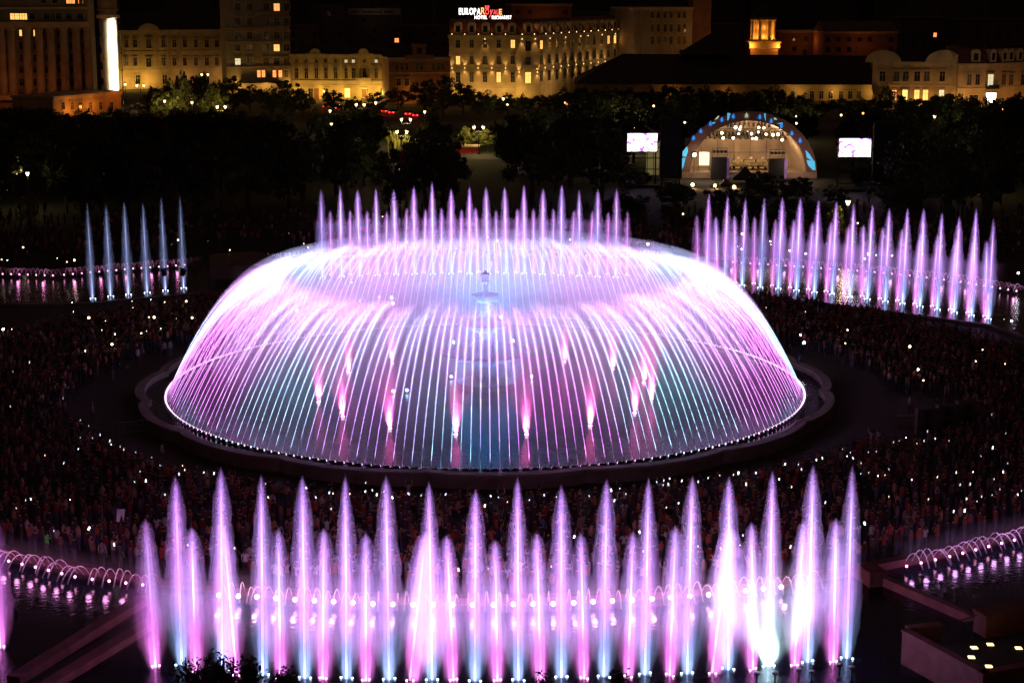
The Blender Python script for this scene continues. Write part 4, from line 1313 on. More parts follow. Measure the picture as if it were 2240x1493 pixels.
# truss with stage lamps
M_CAN = mat('lamp_can', (.02, .02, .02), .5)
can = MB(); can.lathe([(.14, 0), (.24, .1), (.27, .75), (.2, .76)], 8); can.box(-.03, .03, -.03, .03, -.5, 0)
can.v = [(x, y, -z) for x, y, z in can.v]
CAN = can.mesh('stage_lamp', M_CAN)
M_SPOTL = emit('stage_lamp_lens', (1., .75, .42), 14.0)
ln = MB(); ln.ball((0, 0, 0), .24, 8); LENS = ln.mesh('lamp_lens', M_SPOTL)
for (xa, xb, py, y) in ((-8.6, 8.6, 287, 1.2), (-5, 5, 268, 3.0), (-9.5, 9.5, 294, 5.0)):
    z = stage_at(1635, py, y).z
    mb = MB()
    for dz in (0, .45):
        mb.tube([(xa, y, z + dz), (xb, y, z + dz)], .05, 5)
    nn = 14
    for k in range(nn):
        x0 = xa + (xb - xa) * k / nn
        mb.tube([(x0, y, z), (x0 + (xb - xa) / nn, y, z + .45)], .03, 4)
    mb.build('lighting_truss', M_CAN, stage)
    k = 0
    x = xa + .3
    while x < xb:
        link('stage_lamp', CAN, stage, (x, y, z - .1), RND.uniform(0, 6), RND.uniform(.8, 1.25)); x += RND.uniform(.5, 1.1)
for px, py in ((1579, 291), (1582, 302), (1604, 302), (1609, 279), (1620, 278), (1616, 293), (1644, 293), (1646, 303), (1654, 303), (1671, 280), (1660, 279), (1676, 294), (1691, 295), (1702, 294), (1711, 306), (1659, 289), (1618, 283)):
    link('lamp_lens', LENS, stage, stage_at(px, py, .9), 0, RND.uniform(.7, 1.2))
for x, y, z, w in ((-5, 2.5, 8.5, 420), (0, 2.5, 9.0, 520), (5, 2.5, 8.5, 420), (-8.5, 3, 5, 150), (8.5, 3, 5, 120), (0, 4, 5, 240)):
    light('POINT', 'stage_light', (x, y, z), (1., .62, .30), w, stage, .3)
for x in (-9, 9):
    light('POINT', 'fascia_light', (x, -7, 3), (1., .62, .45), 700, stage, .3)
for sgn, px, py, pz in ((-1, 1569, 343, 385), (1, 1694, 346, 389)):
    a_, b_ = stage_at(px - 17, py, -2.2), stage_at(px + 14, pz, -2.2)
    t = thing('speaker_tower', ('black loudspeaker tower standing at the left of the concert stage' if sgn < 0 else 'black loudspeaker tower standing at the right of the concert stage'), 'speaker', stc + Vector((px1 * (px - 1635), -2.6, 0)))
    mb = MB(); mb.box(-1.55, 1.35, -.6, .7, 0, a_.z); mb.build('cabinet', M_BLACK, t)
    mb = MB(); mb.box(1.352, 1.9, -.55, .6, 0, a_.z - .1); mb.build('side_panel', mat('violet_panel', (.30, .20, .60), .6), t)
    fz = a_.z
    mb = MB()
    for xx in (-1.3, 1.5):
        mb.tube([(xx, .3, fz), (xx, .3, fz + 1.7)], .05, 5)
    mb.tube([(-1.3, .3, fz + 1.65), (1.5, .3, fz + 1.65)], .05, 5); mb.tube([(-1.3, .3, fz + .35), (1.5, .3, fz + .35)], .04, 5)
    mb.build('frame', M_CAN, t)
    for k in range(4):
        b = MB(); b.lathe([(.3, -.25), (.34, .2), (.2, .25)], 10, (0, 0, 0)); b.v = [(x, z, y) for x, y, z in b.v]
        b.build('round_lamp', M_CAN, t, loc=(-.95 + k * .7, .3, fz + 1.0))
    light('POINT', 'tower_light', (2.6, -.8, 4), (.5, .28, 1.), 30, t, .2)
# orchestra chairs, music stands and players
chm = MB()
chm.box(-.24, .24, -.22, .22, .42, .47); chm.box(-.24, .24, .19, .23, .47, .95)
for sx_ in (-.22, .2):
    for sy_ in (-.2, .19):
        chm.box(sx_, sx_ + .03, sy_, sy_ + .03, 0, .42)
CH = chm.mesh('stage_chair', mat('chair_black', (.03, .028, .026), .5))
msm = MB(); msm.tube([(0, 0, 0), (0, 0, 1.1)], .025, 5); msm.add([(-.3, -.02, 1.05), (.3, -.02, 1.05), (.3, .14, 1.42), (-.3, .14, 1.42)], [(0, 1, 2, 3)]); msm.tube([(-.25, -.2, .02), (.25, .2, .02)], .02, 4); msm.tube([(-.25, .2, .02), (.25, -.2, .02)], .02, 4)
MST = msm.mesh('music_stand', mat('stand_pale', (.6, .5, .35), .5))
ci = 0
for row in range(4):
    for k in range(9):
        x = -4.6 + k * 1.15 + RND.uniform(-.15, .15)
        y = -.4 + row * 1.7
        z = 1.1 + .45 * max(0, row - 1 + (0 if row < 1 else 0))
        z = 1.105 if y < 2.2 else (1.555 if y < 4.0 else 2.005)
        me, nm, lab, cat = (CH, 'stage_chair', 'black orchestra chair standing on the lit stage between the speaker towers', 'chair') if (row + k) % 2 else (MST, 'music_stand', 'pale music stand on the lit stage between the speaker towers', 'music stand')
        tag(link(nm, me, None, stc + Vector((x, y, z)), RND.uniform(-.4, .4)), lab, cat, cat + 's on the concert stage')
rail = MB()
for x0 in (-4.5, -1.5, 1.5, 4.5):
    rail.tube([(x0, 8.5, 2.4), (x0, 8.5, 3.6)], .04, 5)
for z in (3.6, 3.0):
    rail.tube([(-4.5, 8.5, z), (4.5, 8.5, z)], .035, 5)
rail.build('railing', M_STEEL, stage)
# lit white banner and work light at the stage's left
p = stage_at(1540, 368, 3) + stc
t = thing('lit_banner', 'pale glowing upright banner at the left side of the stage', 'banner', (p.x, p.y, 1.1))
h_ = at(1540, 333, p.y).z - 1.1
mb = MB(); mb.box(-1.0, 1.0, 0, .12, .9, h_); mb.build('banner_face', emit('banner_white', (1., .92, .62), 1.1), t)
mb = MB(); mb.box(-1.05, -.99, -.05, .15, 0, h_ + .1); mb.box(.99, 1.05, -.05, .15, 0, h_ + .1); mb.build('banner_post', M_CAN, t)
M_WORK = emit('work_light_lens', (1., .88, .55), 60.0)
def flood(px, py, Y, col, label, r=.28, w=250, dirv=(0, -1, -.3), mm=None):
    q = at(px, py, Y)
    t = thing('work_light', label, 'lamp', (q.x, q.y, 0))
    mb = MB(); mb.tube([(0, .3, 0), (0, .3, q.z + .2)], .06, 6); mb.box(-.4, .4, .05, .28, q.z - .35, q.z + .35); mb.build('stand', M_CAN, t)
    mb = MB(); mb.ball((0, 0, q.z), r, 10); mb.build('lens', mm or M_WORK, t)
    light('SPOT', 'work_light_beam', (0, -.35, q.z), col, w, t, .15, dirv, 130, .6)
flood(1519, 339, SY - 1.6, (1., .85, .5), 'blinding white work light at the left foot of the stage arch', .32, 300)
M_AMB = emit('amber_lens', (1., .55, .2), 40.0)
for i, (px, py) in enumerate(((1515, 404), (1564, 406), (1606, 409))):
    flood(px, py, SY - 18, (1., .55, .22), ('left', 'middle', 'right')[i] + ' of three amber floodlights glaring below the stage', .27, 420, (0, -.6, -1), M_AMB)
# dark tent tops and bushes before the stage
def tent(pxl, pxr, pyt, pyb, Y, m, label, wall=None):
    a_, b_ = at(pxl, pyb, Y), at(pxr, pyb, Y)
    w = (b_.x - a_.x) / 2; cx_ = (a_.x + b_.x) / 2; zt = at((pxl + pxr) / 2, pyt, Y).z; ze = a_.z
    t = thing('market_tent', label, 'tent', (cx_, Y, 0))
    mb = MB(); N_ = 10; vs = []
    for s in range(5):
        q = s / 4; r = w * (1 - q) + .05; z = ze + (zt - ze) * (q ** 1.5 * .75 + q * .25)
        vs += [(-r, -r, z), (r, -r, z), (r, r, z), (-r, r, z)]
    fs = [(4 * s + k, 4 * s + (k + 1) % 4, 4 * s + 4 + (k + 1) % 4, 4 * s + 4 + k) for s in range(4) for k in range(4)] + [(16, 17, 18, 19)]
    mb.add(vs, fs); mb.build('canopy', m, t)
    mb = MB(); mb.box(-w, w, -w - .02, -w + .01, ze - .45, ze - .003); mb.box(-w, w, w - .01, w + .02, ze - .45, ze - .003); mb.box(-w - .02, -w + .01, -w + .02, w - .02, ze - .45, ze - .003); mb.box(w - .01, w + .02, -w + .02, w - .02, ze - .45, ze - .003)
    mb.build('valance', m, t)
    for sx_ in (-1, 1):
        for sy_ in (-1, 1):
            mb = MB(); mb.box(sx_ * (w - .08) - .04, sx_ * (w - .08) + .04, sy_ * (w - .08) - .04, sy_ * (w - .08) + .04, 0, ze - .01); mb.build('pole', M_STEEL, t)
    if wall:
        mb = MB(); mb.box(-w + .15, w - .15, -w + .12, -w + .16, .02, ze - .46); mb.box(-w + .12, -w + .145, -w + .2, w - .2, .02, ze - .46); mb.build('side_cloth', wall, t)
    return t
M_TENTD = mat('tent_grey', (.07, .065, .06), .8)
M_TENTR = mat('tent_red', (.45, .04, .045), .75, .2, 1)
tent(1600, 1656, 364, 386, SY - 10, M_TENTD, 'dark peaked tent silhouetted before the middle of the stage')
tent(1575, 1600, 388, 402, SY - 14, mat('tent_tan', (.25, .18, .12), .8), 'small tan tent above the amber floodlights')
tent(868, 906, 320, 337, 352, M_TENTR, 'bright red market tent under the street lamps', M_TENTR)
# LED screens
def led(pxl, pxr, pyt, pyb, Y, label, seed):
    a_, b_ = at(pxl, pyb, Y), at(pxr, pyt, Y)
    w, h = b_.x - a_.x, b_.z - a_.z
    t = thing('led_screen', label, 'screen', (a_.x, Y, 0))
    m, nt, p_ = new_mat('led_picture')
    tc = nt.nodes.new('ShaderNodeTexCoord'); mp = nt.nodes.new('ShaderNodeMapping'); nz = nt.nodes.new('ShaderNodeTexNoise')
    mp.inputs['Location'].default_value = (seed, 0, 0)
    nz.inputs['Scale'].default_value = .9; nz.inputs['Detail'].default_value = 4; nz.inputs['Roughness'].default_value = .7
    rp = nt.nodes.new('ShaderNodeValToRGB')
    els = rp.color_ramp.elements
    els[0].position = .40; els[0].color = (.10, .06, .22, 1); els[1].position = .51; els[1].color = (1., .92, 1., 1)
    e2 = els.new(.47); e2.color = (.75, .3, .7, 1)
    nt.links.new(tc.outputs['Object'], mp.inputs['Vector']); nt.links.new(mp.outputs[0], nz.inputs['Vector'])
    nt.links.new(nz.outputs['Fac'], rp.inputs['Fac']); nt.links.new(rp.outputs[0], p_.inputs['Emission Color'])
    p_.inputs['Emission Strength'].default_value = 4.5; p_.inputs['Base Color'].default_value = (.02, .02, .02, 1)
    mb = MB(); mb.box(.1, w - .1, -.02, .1, a_.z + .1, b_.z - .1); mb.build('picture', m, t)
    mb = MB(); mb.box(-.1, w + .1, .12, .5, a_.z - .1, b_.z + .1); mb.build('housing', M_BLACK, t)
    mb = MB(); z0 = b_.z + 1.5
    for x in (.2, w - .2, w + 1.0, w + 4.2):
        for y in (.7, 2.2):
            mb.tube([(x, y, 0), (x, y, z0)], .07, 5)
    for z in (1.2, 3.2, 5.2, 7.2):
        if z < z0:
            mb.tube([(.2, .7, z), (w + 4.2, .7, z)], .05, 5); mb.tube([(.2, 2.2, z), (w + 4.2, 2.2, z)], .05, 5)
    mb.build('scaffold', M_DARKMETAL, t)
    mb = MB(); mb.box(w + .6, w + 4.6, .9, 2.0, 1.5, z0 + 1.2); mb.build('side_drape', M_BLACK, t)
    mb = MB(); mb.box(-.5, w + .5, -1.5, 1.5, 0, .5); mb.build('base_deck', M_DARKMETAL, t)
    light('SPOT', 'screen_glow', (w / 2, -.6, (a_.z + b_.z) / 2), (.72, .5, 1.), 900, t, 1.2, (0, -1, -.45), 150, .8)
led(1371, 1439, 291, 332, 316, 'glowing white concert screen on scaffolding left of the stage', 1.3)
led(1834, 1907, 302, 344, 310, 'glowing white concert screen on scaffolding right of the stage', 4.7)
# glass pavilion beside the stage
gp = thing('glass_pavilion', 'pale lit glazed pavilion tucked behind the left end of the stage arch', 'pavilion', stc + Vector((-RO - 3.6, 4, 0)))
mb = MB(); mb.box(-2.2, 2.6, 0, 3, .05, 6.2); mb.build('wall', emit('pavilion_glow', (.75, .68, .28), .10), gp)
for k in range(5):
    mb = MB(); mb.box(-2.2 + k * 1.2 - .06, -2.2 + k * 1.2 + .06, -.08, -.002, 0, 6.2); mb.build('mullion', M_CAN, gp)
mb = MB(); mb.add([(-2.6, -.5, 9.2), (3.0, -.5, 6.3), (3.0, 3.5, 6.3), (-2.6, 3.5, 9.2), (-2.6, -.5, 9.4), (3.0, -.5, 6.5), (3.0, 3.5, 6.5), (-2.6, 3.5, 9.4)], [(0, 1, 2, 3), (7, 6, 5, 4), (0, 4, 5, 1), (1, 5, 6, 2), (2, 6, 7, 3), (3, 7, 4, 0)]); mb.build('roof', M_STEEL, gp)

# ------------------------------------------------------------------ street lamps
M_GLOBE = emit('street_lamp_glass', (1., .68, .30), 5.0)
gl = MB(); gl.lathe([(.1, .2), (.22, .42), (.3, .72), (.25, .95), (.1, 1.05)], 10); GLB = gl.mesh('lantern', M_GLOBE, True)
cp_ = MB(); cp_.lathe([(.44, .76), (.38, 1.08), (.12, 1.26), (.03, 1.5)], 10); CAPM = cp_.mesh('lantern_cap', M_DARKMETAL)
def street_lamp(px, py, label, heads=2, z=5.2, w=900, col=(1., .70, .30), sc=1.0, power=True):
    q = G(px, py, z + .6)
    t = thing('street_lamp', label, 'street lamp', (q.x, q.y, 0), group='lantern posts in the park')
    mb = MB(); mb.lathe([(.28, 0), (.28, .3), (.16, .5), (.1, 1.2), (.08, z - .3), (.14, z - .2), (.06, z)], 10); mb.build('post', M_DARKMETAL, t)
    if heads == 2:
        mb = MB(); mb.tube([(-1.05, 0, z + .05), (-.9, 0, z - .35), (0, 0, z - .3), (.9, 0, z - .35), (1.05, 0, z + .05)], .06, 6); mb.build('arm', M_DARKMETAL, t)
    for x in ((-1.05, 1.05) if heads == 2 else (0,)):
        link('lantern', GLB, t, (x, 0, z + .05), 0, sc)
        link('lantern_cap', CAPM, t, (x, 0, z + .05 + .35 * sc), 0, (.7 * sc, .7 * sc, .6 * sc))
    if power:
        light('POINT', 'lantern_light', (0, 0, z + .8), col, w, t, .5, shadow=True)
lamps = [(888, 262, 2, 'beside the avenue above the red tent'), (879, 289, 2, 'shining into the pale willow above the red tent'), (1047, 279, 2, 'above the red market stall'), (874, 370, 1, 'just behind the left jets of the rear row'),
         (788, 230, 2, 'in front of the yellow town house door'), (822, 226, 1, 'right of the town house door'), (929, 245, 1, 'by the avenue left of the hotel trees'), (722, 243, 1, 'between dark trees below the town house, upper of two'),
         (725, 272, 1, 'between dark trees below the town house, lower of two'), (1163, 265, 1, 'alone in the dark trees below the hotel corner'), (1245, 290, 2, 'low in the black trees below the inn roof'), (1376, 278, 2, 'right above the left concert screen'),
         (1470, 249, 2, 'behind the trees left of the stage arch top'), (1751, 254, 2, 'right of the stage arch top'), (1855, 444, 1, 'behind the far right jets'), (484, 235, 2, 'among pale green trees below the old palace'),
         (448, 164, 2, 'by the flagpoles of the old palace'), (307, 188, 2, 'at the old palace corner near the white tower'), (274, 185, 1, 'glaring white at the foot of the white tower'), (2035, 255, 2, 'in the trees below the arched house'),
         (2064, 285, 1, 'deep in the trees below the arched house'), (2152, 352, 1, 'inside a lit shrub at the far right'), (1101, 217, 1, 'in front of the hotel entrance'), (2128, 280, 1, 'among orange twinkling trees at right'), (420, 225, 1, 'lighting the pale green trees before the old palace'), (360, 222, 1, 'among olive trees right of the white tower'), (218, 280, 1, 'behind leaves at left below the terrace wing'),
         (768, 340, 1, 'hidden in dark leaves left of the red tent'), (60, 380, 1, 'deep in the dark park at the far left')]
for px, py, hd, lab in lamps:
    big = (px, py) in ((874, 370), (1855, 444))
    street_lamp(px, py, ('twin headed lantern post ' if hd == 2 else 'single lantern post ') + lab, hd, 5.2 if py > 200 else 6.5, (1000 if py > 240 else 500) if (px, py) not in ((879, 289), (1047, 279), (888, 262), (874, 370), (484, 235), (420, 225), (360, 222)) else (1100 if py == 370 else 2200), (1., .70, .28) if px != 274 else (1., .95, .8), 1.15 if big else (1.0 if py > 240 else 1.1), True)

M_AMBERG = emit('amber_glass', (1., .36, .08), 4.0)
M_REDG = emit('red_glass', (1., .10, .03), 3.0)
gb = MB(); gb.ball((0, 0, 0), .22, 8); GBA, GBR, GBW = gb.mesh('globe', M_AMBERG), gb.mesh('globe', M_REDG), gb.mesh('globe', M_GLOBE)
for i, (px, py, m, lab) in enumerate(((184, 279, GBR, 'left of three above each other in the left park'), (199, 281, GBA, 'under the terrace wing, brightest'), (213, 277, GBW, 'under the terrace wing, yellowest'), (222, 279, GBW, 'under the terrace wing, right end'), (186, 297, GBR, 'lowest in the left park glints'),
                                      (203, 292, GBA, 'middle of the left park glints'), (2118, 247, GBA, 'below the corner mansion at left'), (2124, 268, GBA, 'below the corner mansion, lower left'), (2193, 240, GBA, 'right of the white panel'), (2186, 246, GBR, 'just under the white panel at right'),
                                      (2213, 258, GBA, 'far right below the corner mansion'), (2180, 284, GBA, 'in the trees below the white panel'), (2208, 290, GBA, 'lowest at the far right'), (2158, 292, GBR, 'lowest below the corner mansion'), (1888, 248, GBA, 'below the inn windows at right'),
                                      (1840, 252, GBW, 'above the right screen'), (1236, 225, GBA, 'below the hotel side front, left'), (1240, 228, GBR, 'below the hotel side front, right'), (1117, 256, GBR, 'below the hotel corner, red'), (1110, 229, GBW, 'below the hotel entrance'),
                                      (1498, 268, GBW, 'left of the arch, upper'), (1480, 272, GBW, 'left of the arch, lower'), (1742, 270, GBW, 'right of the arch'), (1430, 232, GBW, 'deep in trees above the left screen'))):
    q = at(px, py, (405 if px < 300 else (410 if px > 2000 else 345)) if px < 1000 or px > 1800 else (430 if px < 1300 else 352))
    t = thing('distant_glint', 'small distant light glinting between leaves, ' + lab, 'lamp', (q.x, q.y, 0), group='distant lights glinting through the park trees')
    mb = MB(); mb.tube([(0, 0, 0), (0, 0, max(.4, q.z - .2))], .05, 5); mb.build('post', M_DARKMETAL, t)  # distant car and shop lights, stood on added posts among the leaves
    link('globe', m, t, (0, 0, max(.5, q.z)))

# ------------------------------------------------------------------ trees
def leaf_mat(name, col):
    m, nt, p_ = new_mat(name)
    p_.inputs['Roughness'].default_value = .6
    tc = nt.nodes.new('ShaderNodeTexCoord'); nz = nt.nodes.new('ShaderNodeTexNoise'); nz.inputs['Scale'].default_value = .8; nz.inputs['Detail'].default_value = 6
    rp = nt.nodes.new('ShaderNodeValToRGB'); rp.color_ramp.elements[0].position = .35; rp.color_ramp.elements[1].position = .7
    rp.color_ramp.elements[0].color = [c * .6 for c in col] + [1]; rp.color_ramp.elements[1].color = [c * 1.5 for c in col] + [1]
    nt.links.new(tc.outputs['Object'], nz.inputs['Vector']); nt.links.new(nz.outputs['Fac'], rp.inputs['Fac']); nt.links.new(rp.outputs[0], p_.inputs['Base Color'])
    return m
M_LEAF = leaf_mat('dark_leaves', (.035, .055, .02))
M_LEAF2 = leaf_mat('lamplit_olive_leaves', (.15, .17, .035))  # brighter leaf copy, lamplight on these crowns is put into the colour
M_LEAFY = leaf_mat('willow_leaves', (.20, .21, .03))
M_BARK = mat('bark', (.06, .045, .035), .9, .3, 3, .5, 8)

def crown_mesh(seed, n_clump, n_leaf, leaf, m, shape='round'):
    r = np.random.RandomState(seed)
    V, F = [], []
    cl = []
    while len(cl) < n_clump:
        p = r.uniform(-1, 1, 3)
        d = np.linalg.norm(p)
        if d > 1 or d < .35:
            continue
        if shape == 'willow':
            p[2] = p[2] * .6 + .2
        cl.append(p)
    cl = np.array(cl)
    for c in cl:
        s = r.uniform(.16, .34)
        pts = r.normal(0, 1, (n_leaf, 3)); pts /= np.maximum(.6, np.linalg.norm(pts, axis=1, keepdims=True)); pts *= s * r.uniform(.4, 1, (n_leaf, 1))
        if shape == 'willow':
            pts[:, 2] = -np.abs(pts[:, 2]) * 3.2
            pts[:, :2] *= .5
        pts[:, 2] *= .8
        V.append(c + pts)
    P = np.concatenate(V)
    n = len(P)
    a = r.normal(0, 1, (n, 3)); a /= np.linalg.norm(a, axis=1, keepdims=True)
    b = np.cross(a, r.normal(0, 1, (n, 3))); b /= np.linalg.norm(b, axis=1, keepdims=True)
    sz = leaf * r.uniform(.6, 1.4, (n, 1))
    if shape == 'willow':
        a = np.tile(np.array([[0, 0, 1.8]]), (n, 1)) + r.normal(0, .25, (n, 3))
    co = np.stack([P - a * sz, P + b * sz * .5, P + a * sz, P - b * sz * .5], axis=1).reshape(-1, 3)
    me = bpy.data.meshes.new('crown')
    me.vertices.add(4 * n); me.vertices.foreach_set('co', co.astype(np.float32).ravel())
    me.loops.add(4 * n); me.loops.foreach_set('vertex_index', np.arange(4 * n, dtype=np.int32))
    me.polygons.add(n); me.polygons.foreach_set('loop_start', np.arange(0, 4 * n, 4, dtype=np.int32)); me.polygons.foreach_set('loop_total', np.full(n, 4, dtype=np.int32))
    me.materials.append(m); me.update(calc_edges=True)
    return me
CROWNS = [crown_mesh(s, 46, 60, .075, M_LEAF) for s in (1, 2, 3, 4)]
CROWN_O = [crown_mesh(s, 40, 55, .08, M_LEAF2) for s in (5, 6)]
CROWN_W = crown_mesh(7, 46, 60, .07, M_LEAFY, 'willow')
def trunk_mesh(seed):
    r = random.Random(seed); b = MB()
    b.tube([(0, 0, 0), (.02, .01, .25), (-.02, .02, .5), (.03, 0, .75), (0, .03, .95)], [.045, .035, .03, .02, .008], 7)
    for k in range(6):
        a = r.uniform(0, 2 * PI); z = r.uniform(.3, .6); l = r.uniform(.22, .4)
        b.tube([(0, 0, z), (l * .5 * math.cos(a), l * .5 * math.sin(a), z + .12), (l * math.cos(a), l * math.sin(a), z + .3)], [.018, .012, .004], 5)
    return b.mesh('trunk', M_BARK)
TRUNKS = [trunk_mesh(s) for s in (1, 2, 3)]
def tree(x, y, h, rad, label, kind='dark', group='trees of the dark park'):
    t = thing('willow_tree' if kind == 'willow' else 'tree', label, 'tree', (x, y, 0), RND.uniform(0, 6), group)
    cm = CROWN_W if kind == 'willow' else (CROWN_O[RND.randrange(2)] if kind == 'olive' else CROWNS[RND.randrange(4)])
    ch_ = h * .4
    link('crown', cm, t, (0, 0, h - ch_), 0, (rad, rad, ch_))
    link('trunk', TRUNKS[RND.randrange(3)], t, (0, 0, 0), 0, (h * .8, h * .8, h * .92))
    return t
def zone(px):
    for lim, w in ((130, 'below the columned block'), (280, 'below the terrace wing and white tower'), (500, 'below the old palace'), (640, 'below the beige apartment block'), (860, 'below the yellow town house'), (985, 'below the rusty gabled house'),
                   (1190, 'below the hotel corner'), (1380, 'below the hotel side front'), (1500, 'left of the stage arch'), (1790, 'around the stage arch'), (1910, 'right of the stage arch'), (2095, 'below the arched house')):
        if px < lim:
            return w
    return 'below the corner mansion'
def tree_px(px, pyt, Y, rpx, label, kind='dark', group='trees of the dark park'):
    q = at(px, pyt, Y); r_ = rpx * Y / FOC / CS
    return tree(q.x, q.y, max(3.0, q.z), r_, label, kind, group)
T1 = 'black leafy tree in the front line before the buildings'
line = [(-10, 238, 40), (40, 232, 42), (85, 236, 36), (115, 246, 30), (165, 262, 26), (196, 250, 30), (232, 252, 26), (270, 246, 30), (302, 232, 26), (338, 190, 22), (372, 172, 20), (408, 156, 24), (440, 160, 20), (474, 176, 18), (508, 168, 24),
        (545, 185, 26), (590, 196, 24), (628, 178, 30), (660, 196, 22), (728, 198, 20), (772, 212, 16), (824, 202, 20), (870, 192, 26), (930, 178, 30), (968, 168, 34), (1012, 182, 34), (1056, 196, 26), (1096, 212, 18), (1112, 204, 12), (1145, 205, 16),
        (1180, 208, 18), (1212, 206, 20), (1240, 194, 26), (1272, 190, 22), (1300, 196, 24), (1335, 186, 26), (1375, 192, 28), (1420, 190, 28), (1465, 186, 30), (1510, 190, 30), (1555, 188, 28), (1600, 194, 26), (1645, 200, 22), (1690, 186, 22), (1725, 198, 22),
        (1760, 204, 20), (1800, 222, 20), (1838, 216, 22), (1880, 214, 20), (1915, 212, 18), (1945, 194, 26), (1990, 226, 18), (2025, 226, 18), (2055, 208, 24), (2090, 222, 22), (2120, 216, 22), (2150, 240, 20), (2185, 224, 20), (2215, 216, 26), (2245, 222, 26)]
for px, py, r_ in line:
    Y = (510 if px < 300 else 500) + RND.uniform(-26, 20)
    if px < 290:
        Y = RND.uniform(420, 470)
    size = 'broad' if r_ >= 27 else ('narrow' if r_ <= 20 else 'middling')
    tree_px(px, py, Y, r_ * 1.15, f'{size} black tree in the back line, ' + zone(px), 'dark', 'back line of trees before the buildings')
for i in range(235):
    Y = RND.uniform(262, 440)
    half = 1240 * Y / FOC
    x = RND.uniform(-half, half)
    px = 1120 + FOC * x / (Y * CS + CAM_H * SN)
    if (815 < px < 1110 and 318 < Y < 450) or (330 < px < 560 and 395 < Y < 450):
        continue
    if 1360 < px < 1930 and Y < SY + 14:
        continue
    if 560 < px < 1440 and Y < 275:
        continue
    hmax = 9 + 7 * RND.random()
    top_lim = 236 if px < 1250 else 205
    zmax = at(px, top_lim, Y).z
    h = min(hmax, zmax) * RND.uniform(.8, 1)
    rr = RND.uniform(3.2, 5.2)
    tree(x, Y, max(h, 5), rr, f"{'tall' if h > 10 else 'low'} {'spreading' if rr > 4.2 else 'slim'} dark tree {'near the far pools' if Y < 320 else 'deep in the park'}, " + zone(px), 'dark')
for px, py, Y, r_, k, lab in [(858, 280, 371, 16, 'willow', 'pale green willow lit by the lanterns above the red tent'), (893, 288, 371, 14, 'willow', 'small lit willow right beside the twin lantern above the tent'), (925, 268, 392, 15, 'olive', 'thin orange brown tree by the avenue right of the willow'),
                              (1020, 278, 385, 22, 'olive', 'yellow green bush tree left of the lantern above the stall'), (1068, 284, 385, 26, 'olive', 'yellow green bush tree right of the lantern above the stall'), (395, 172, 470, 30, 'olive', 'pale green lit tree before the old palace'),
                              (465, 192, 455, 36, 'olive', 'wide green lit tree right of the old palace corner'), (350, 200, 473, 28, 'olive', 'olive tree before the white tower'), (1355, 275, 345, 18, 'olive', 'orange lit bush tree left of the left concert screen'), (1830, 452, 246, 20, 'olive', 'lit bush behind the far right jets beside the lantern'),
                              (865, 384, 300, 18, 'olive', 'orange lit tree behind the left jets of the rear row'), (1940, 190, 492, 16, 'olive', 'tree with orange glints before the arched house'), (2145, 355, 330, 22, 'olive', 'shrub lit from inside at the far right'), (1500, 262, 360, 24, 'dark', 'dark tree behind the stage arch at left'),
                              (1755, 300, 345, 18, 'olive', 'leafy tree behind the right shoulder of the stage arch'), (2130, 262, 420, 26, 'olive', 'tree speckled with orange light at right'), (60, 420, 262, 22, 'olive', 'faintly lit olive tree in the far left park')]:
    tree_px(px, py, Y, r_, lab, k, None)
for i in range(46):
    Y = RND.uniform(258, 318)
    px = RND.uniform(1330, 2000)
    q = at(px, 400, Y)
    if 1480 < px < 1640 and Y > 285:
        continue
    h = RND.uniform(1.6, 4.0)
    t = thing('bush', f"{'tall' if h > 2.8 else 'low'} dark bush {'before the stage' if px < 1800 and px > 1450 else ('below the left screen' if px <= 1450 else 'below the right screen')}, {'near the far pools' if Y < 285 else 'further back'}", 'bush', (q.x, Y, 0), RND.uniform(0, 6), 'dark bushes between the far pools and the stage')
    link('foliage', CROWNS[i % 4], t, (0, 0, h * .5), 0, (h * .8, h * .8, h * .52))
# leafy tops of trees close to the camera
tw_leaf = leaf_mat('near_leaves', (.03, .045, .018))
def twig_tree(px, pyt, Y, rpx, label, seed):
    q = at(px, pyt, Y); r = random.Random(seed); R_ = rpx * Y / FOC
    t = thing('tree', label, 'tree', (q.x, q.y, 0))
    b = MB(); b.tube([(0, 0, 0), (.1, 0, q.z * .5), (0, .1, q.z - 1.2)], [.22, .16, .06], 8)
    lf = MB()
    for k in range(26):
        a = r.uniform(0, 2 * PI); rr = R_ * r.uniform(.1, 1); zz = r.uniform(-1.3, 0.02) if k else 0
        tip = Vector((rr * math.cos(a), rr * math.sin(a), q.z + zz * (.35 + .65 * rr / R_)))
        base_ = Vector((0, .05, q.z - 2.2))
        midp = base_.lerp(tip, .55) + Vector((0, 0, .15))
        b.tube([base_, midp, tip], [.035, .022, .008], 5)
        for j in range(44):
            s = r.uniform(.45, 1.04)
            c = (base_.lerp(midp, s * 2) if s < .5 else midp.lerp(tip, s * 2 - 1)) + Vector((r.gauss(0, .13), r.gauss(0, .13), r.gauss(0, .12)))
            d = Vector((r.gauss(0, 1), r.gauss(0, 1), r.gauss(0, .8) + .2)).normalized(); w_ = d.cross(Vector((r.gauss(0, 1), r.gauss(0, 1), r.gauss(0, 1)))).normalized()
            l_ = r.uniform(.09, .16)
            lf.add([c, c + d * l_ * .5 + w_ * l_ * .3, c + d * l_, c + d * l_ * .5 - w_ * l_ * .3], [(0, 1, 2, 3)])
    b.build('trunk', M_BARK, t); lf.build('crown', tw_leaf, t)
twig_tree(420, 1448, 54, 62, 'leafy tree top poking into the bottom edge, left one of a pair', 1)
twig_tree(482, 1436, 55, 40, 'tallest leafy sprig at the bottom edge below the front jets', 2)
twig_tree(545, 1446, 54, 26, 'leafy tree top at the bottom edge right of the tallest sprig', 3)
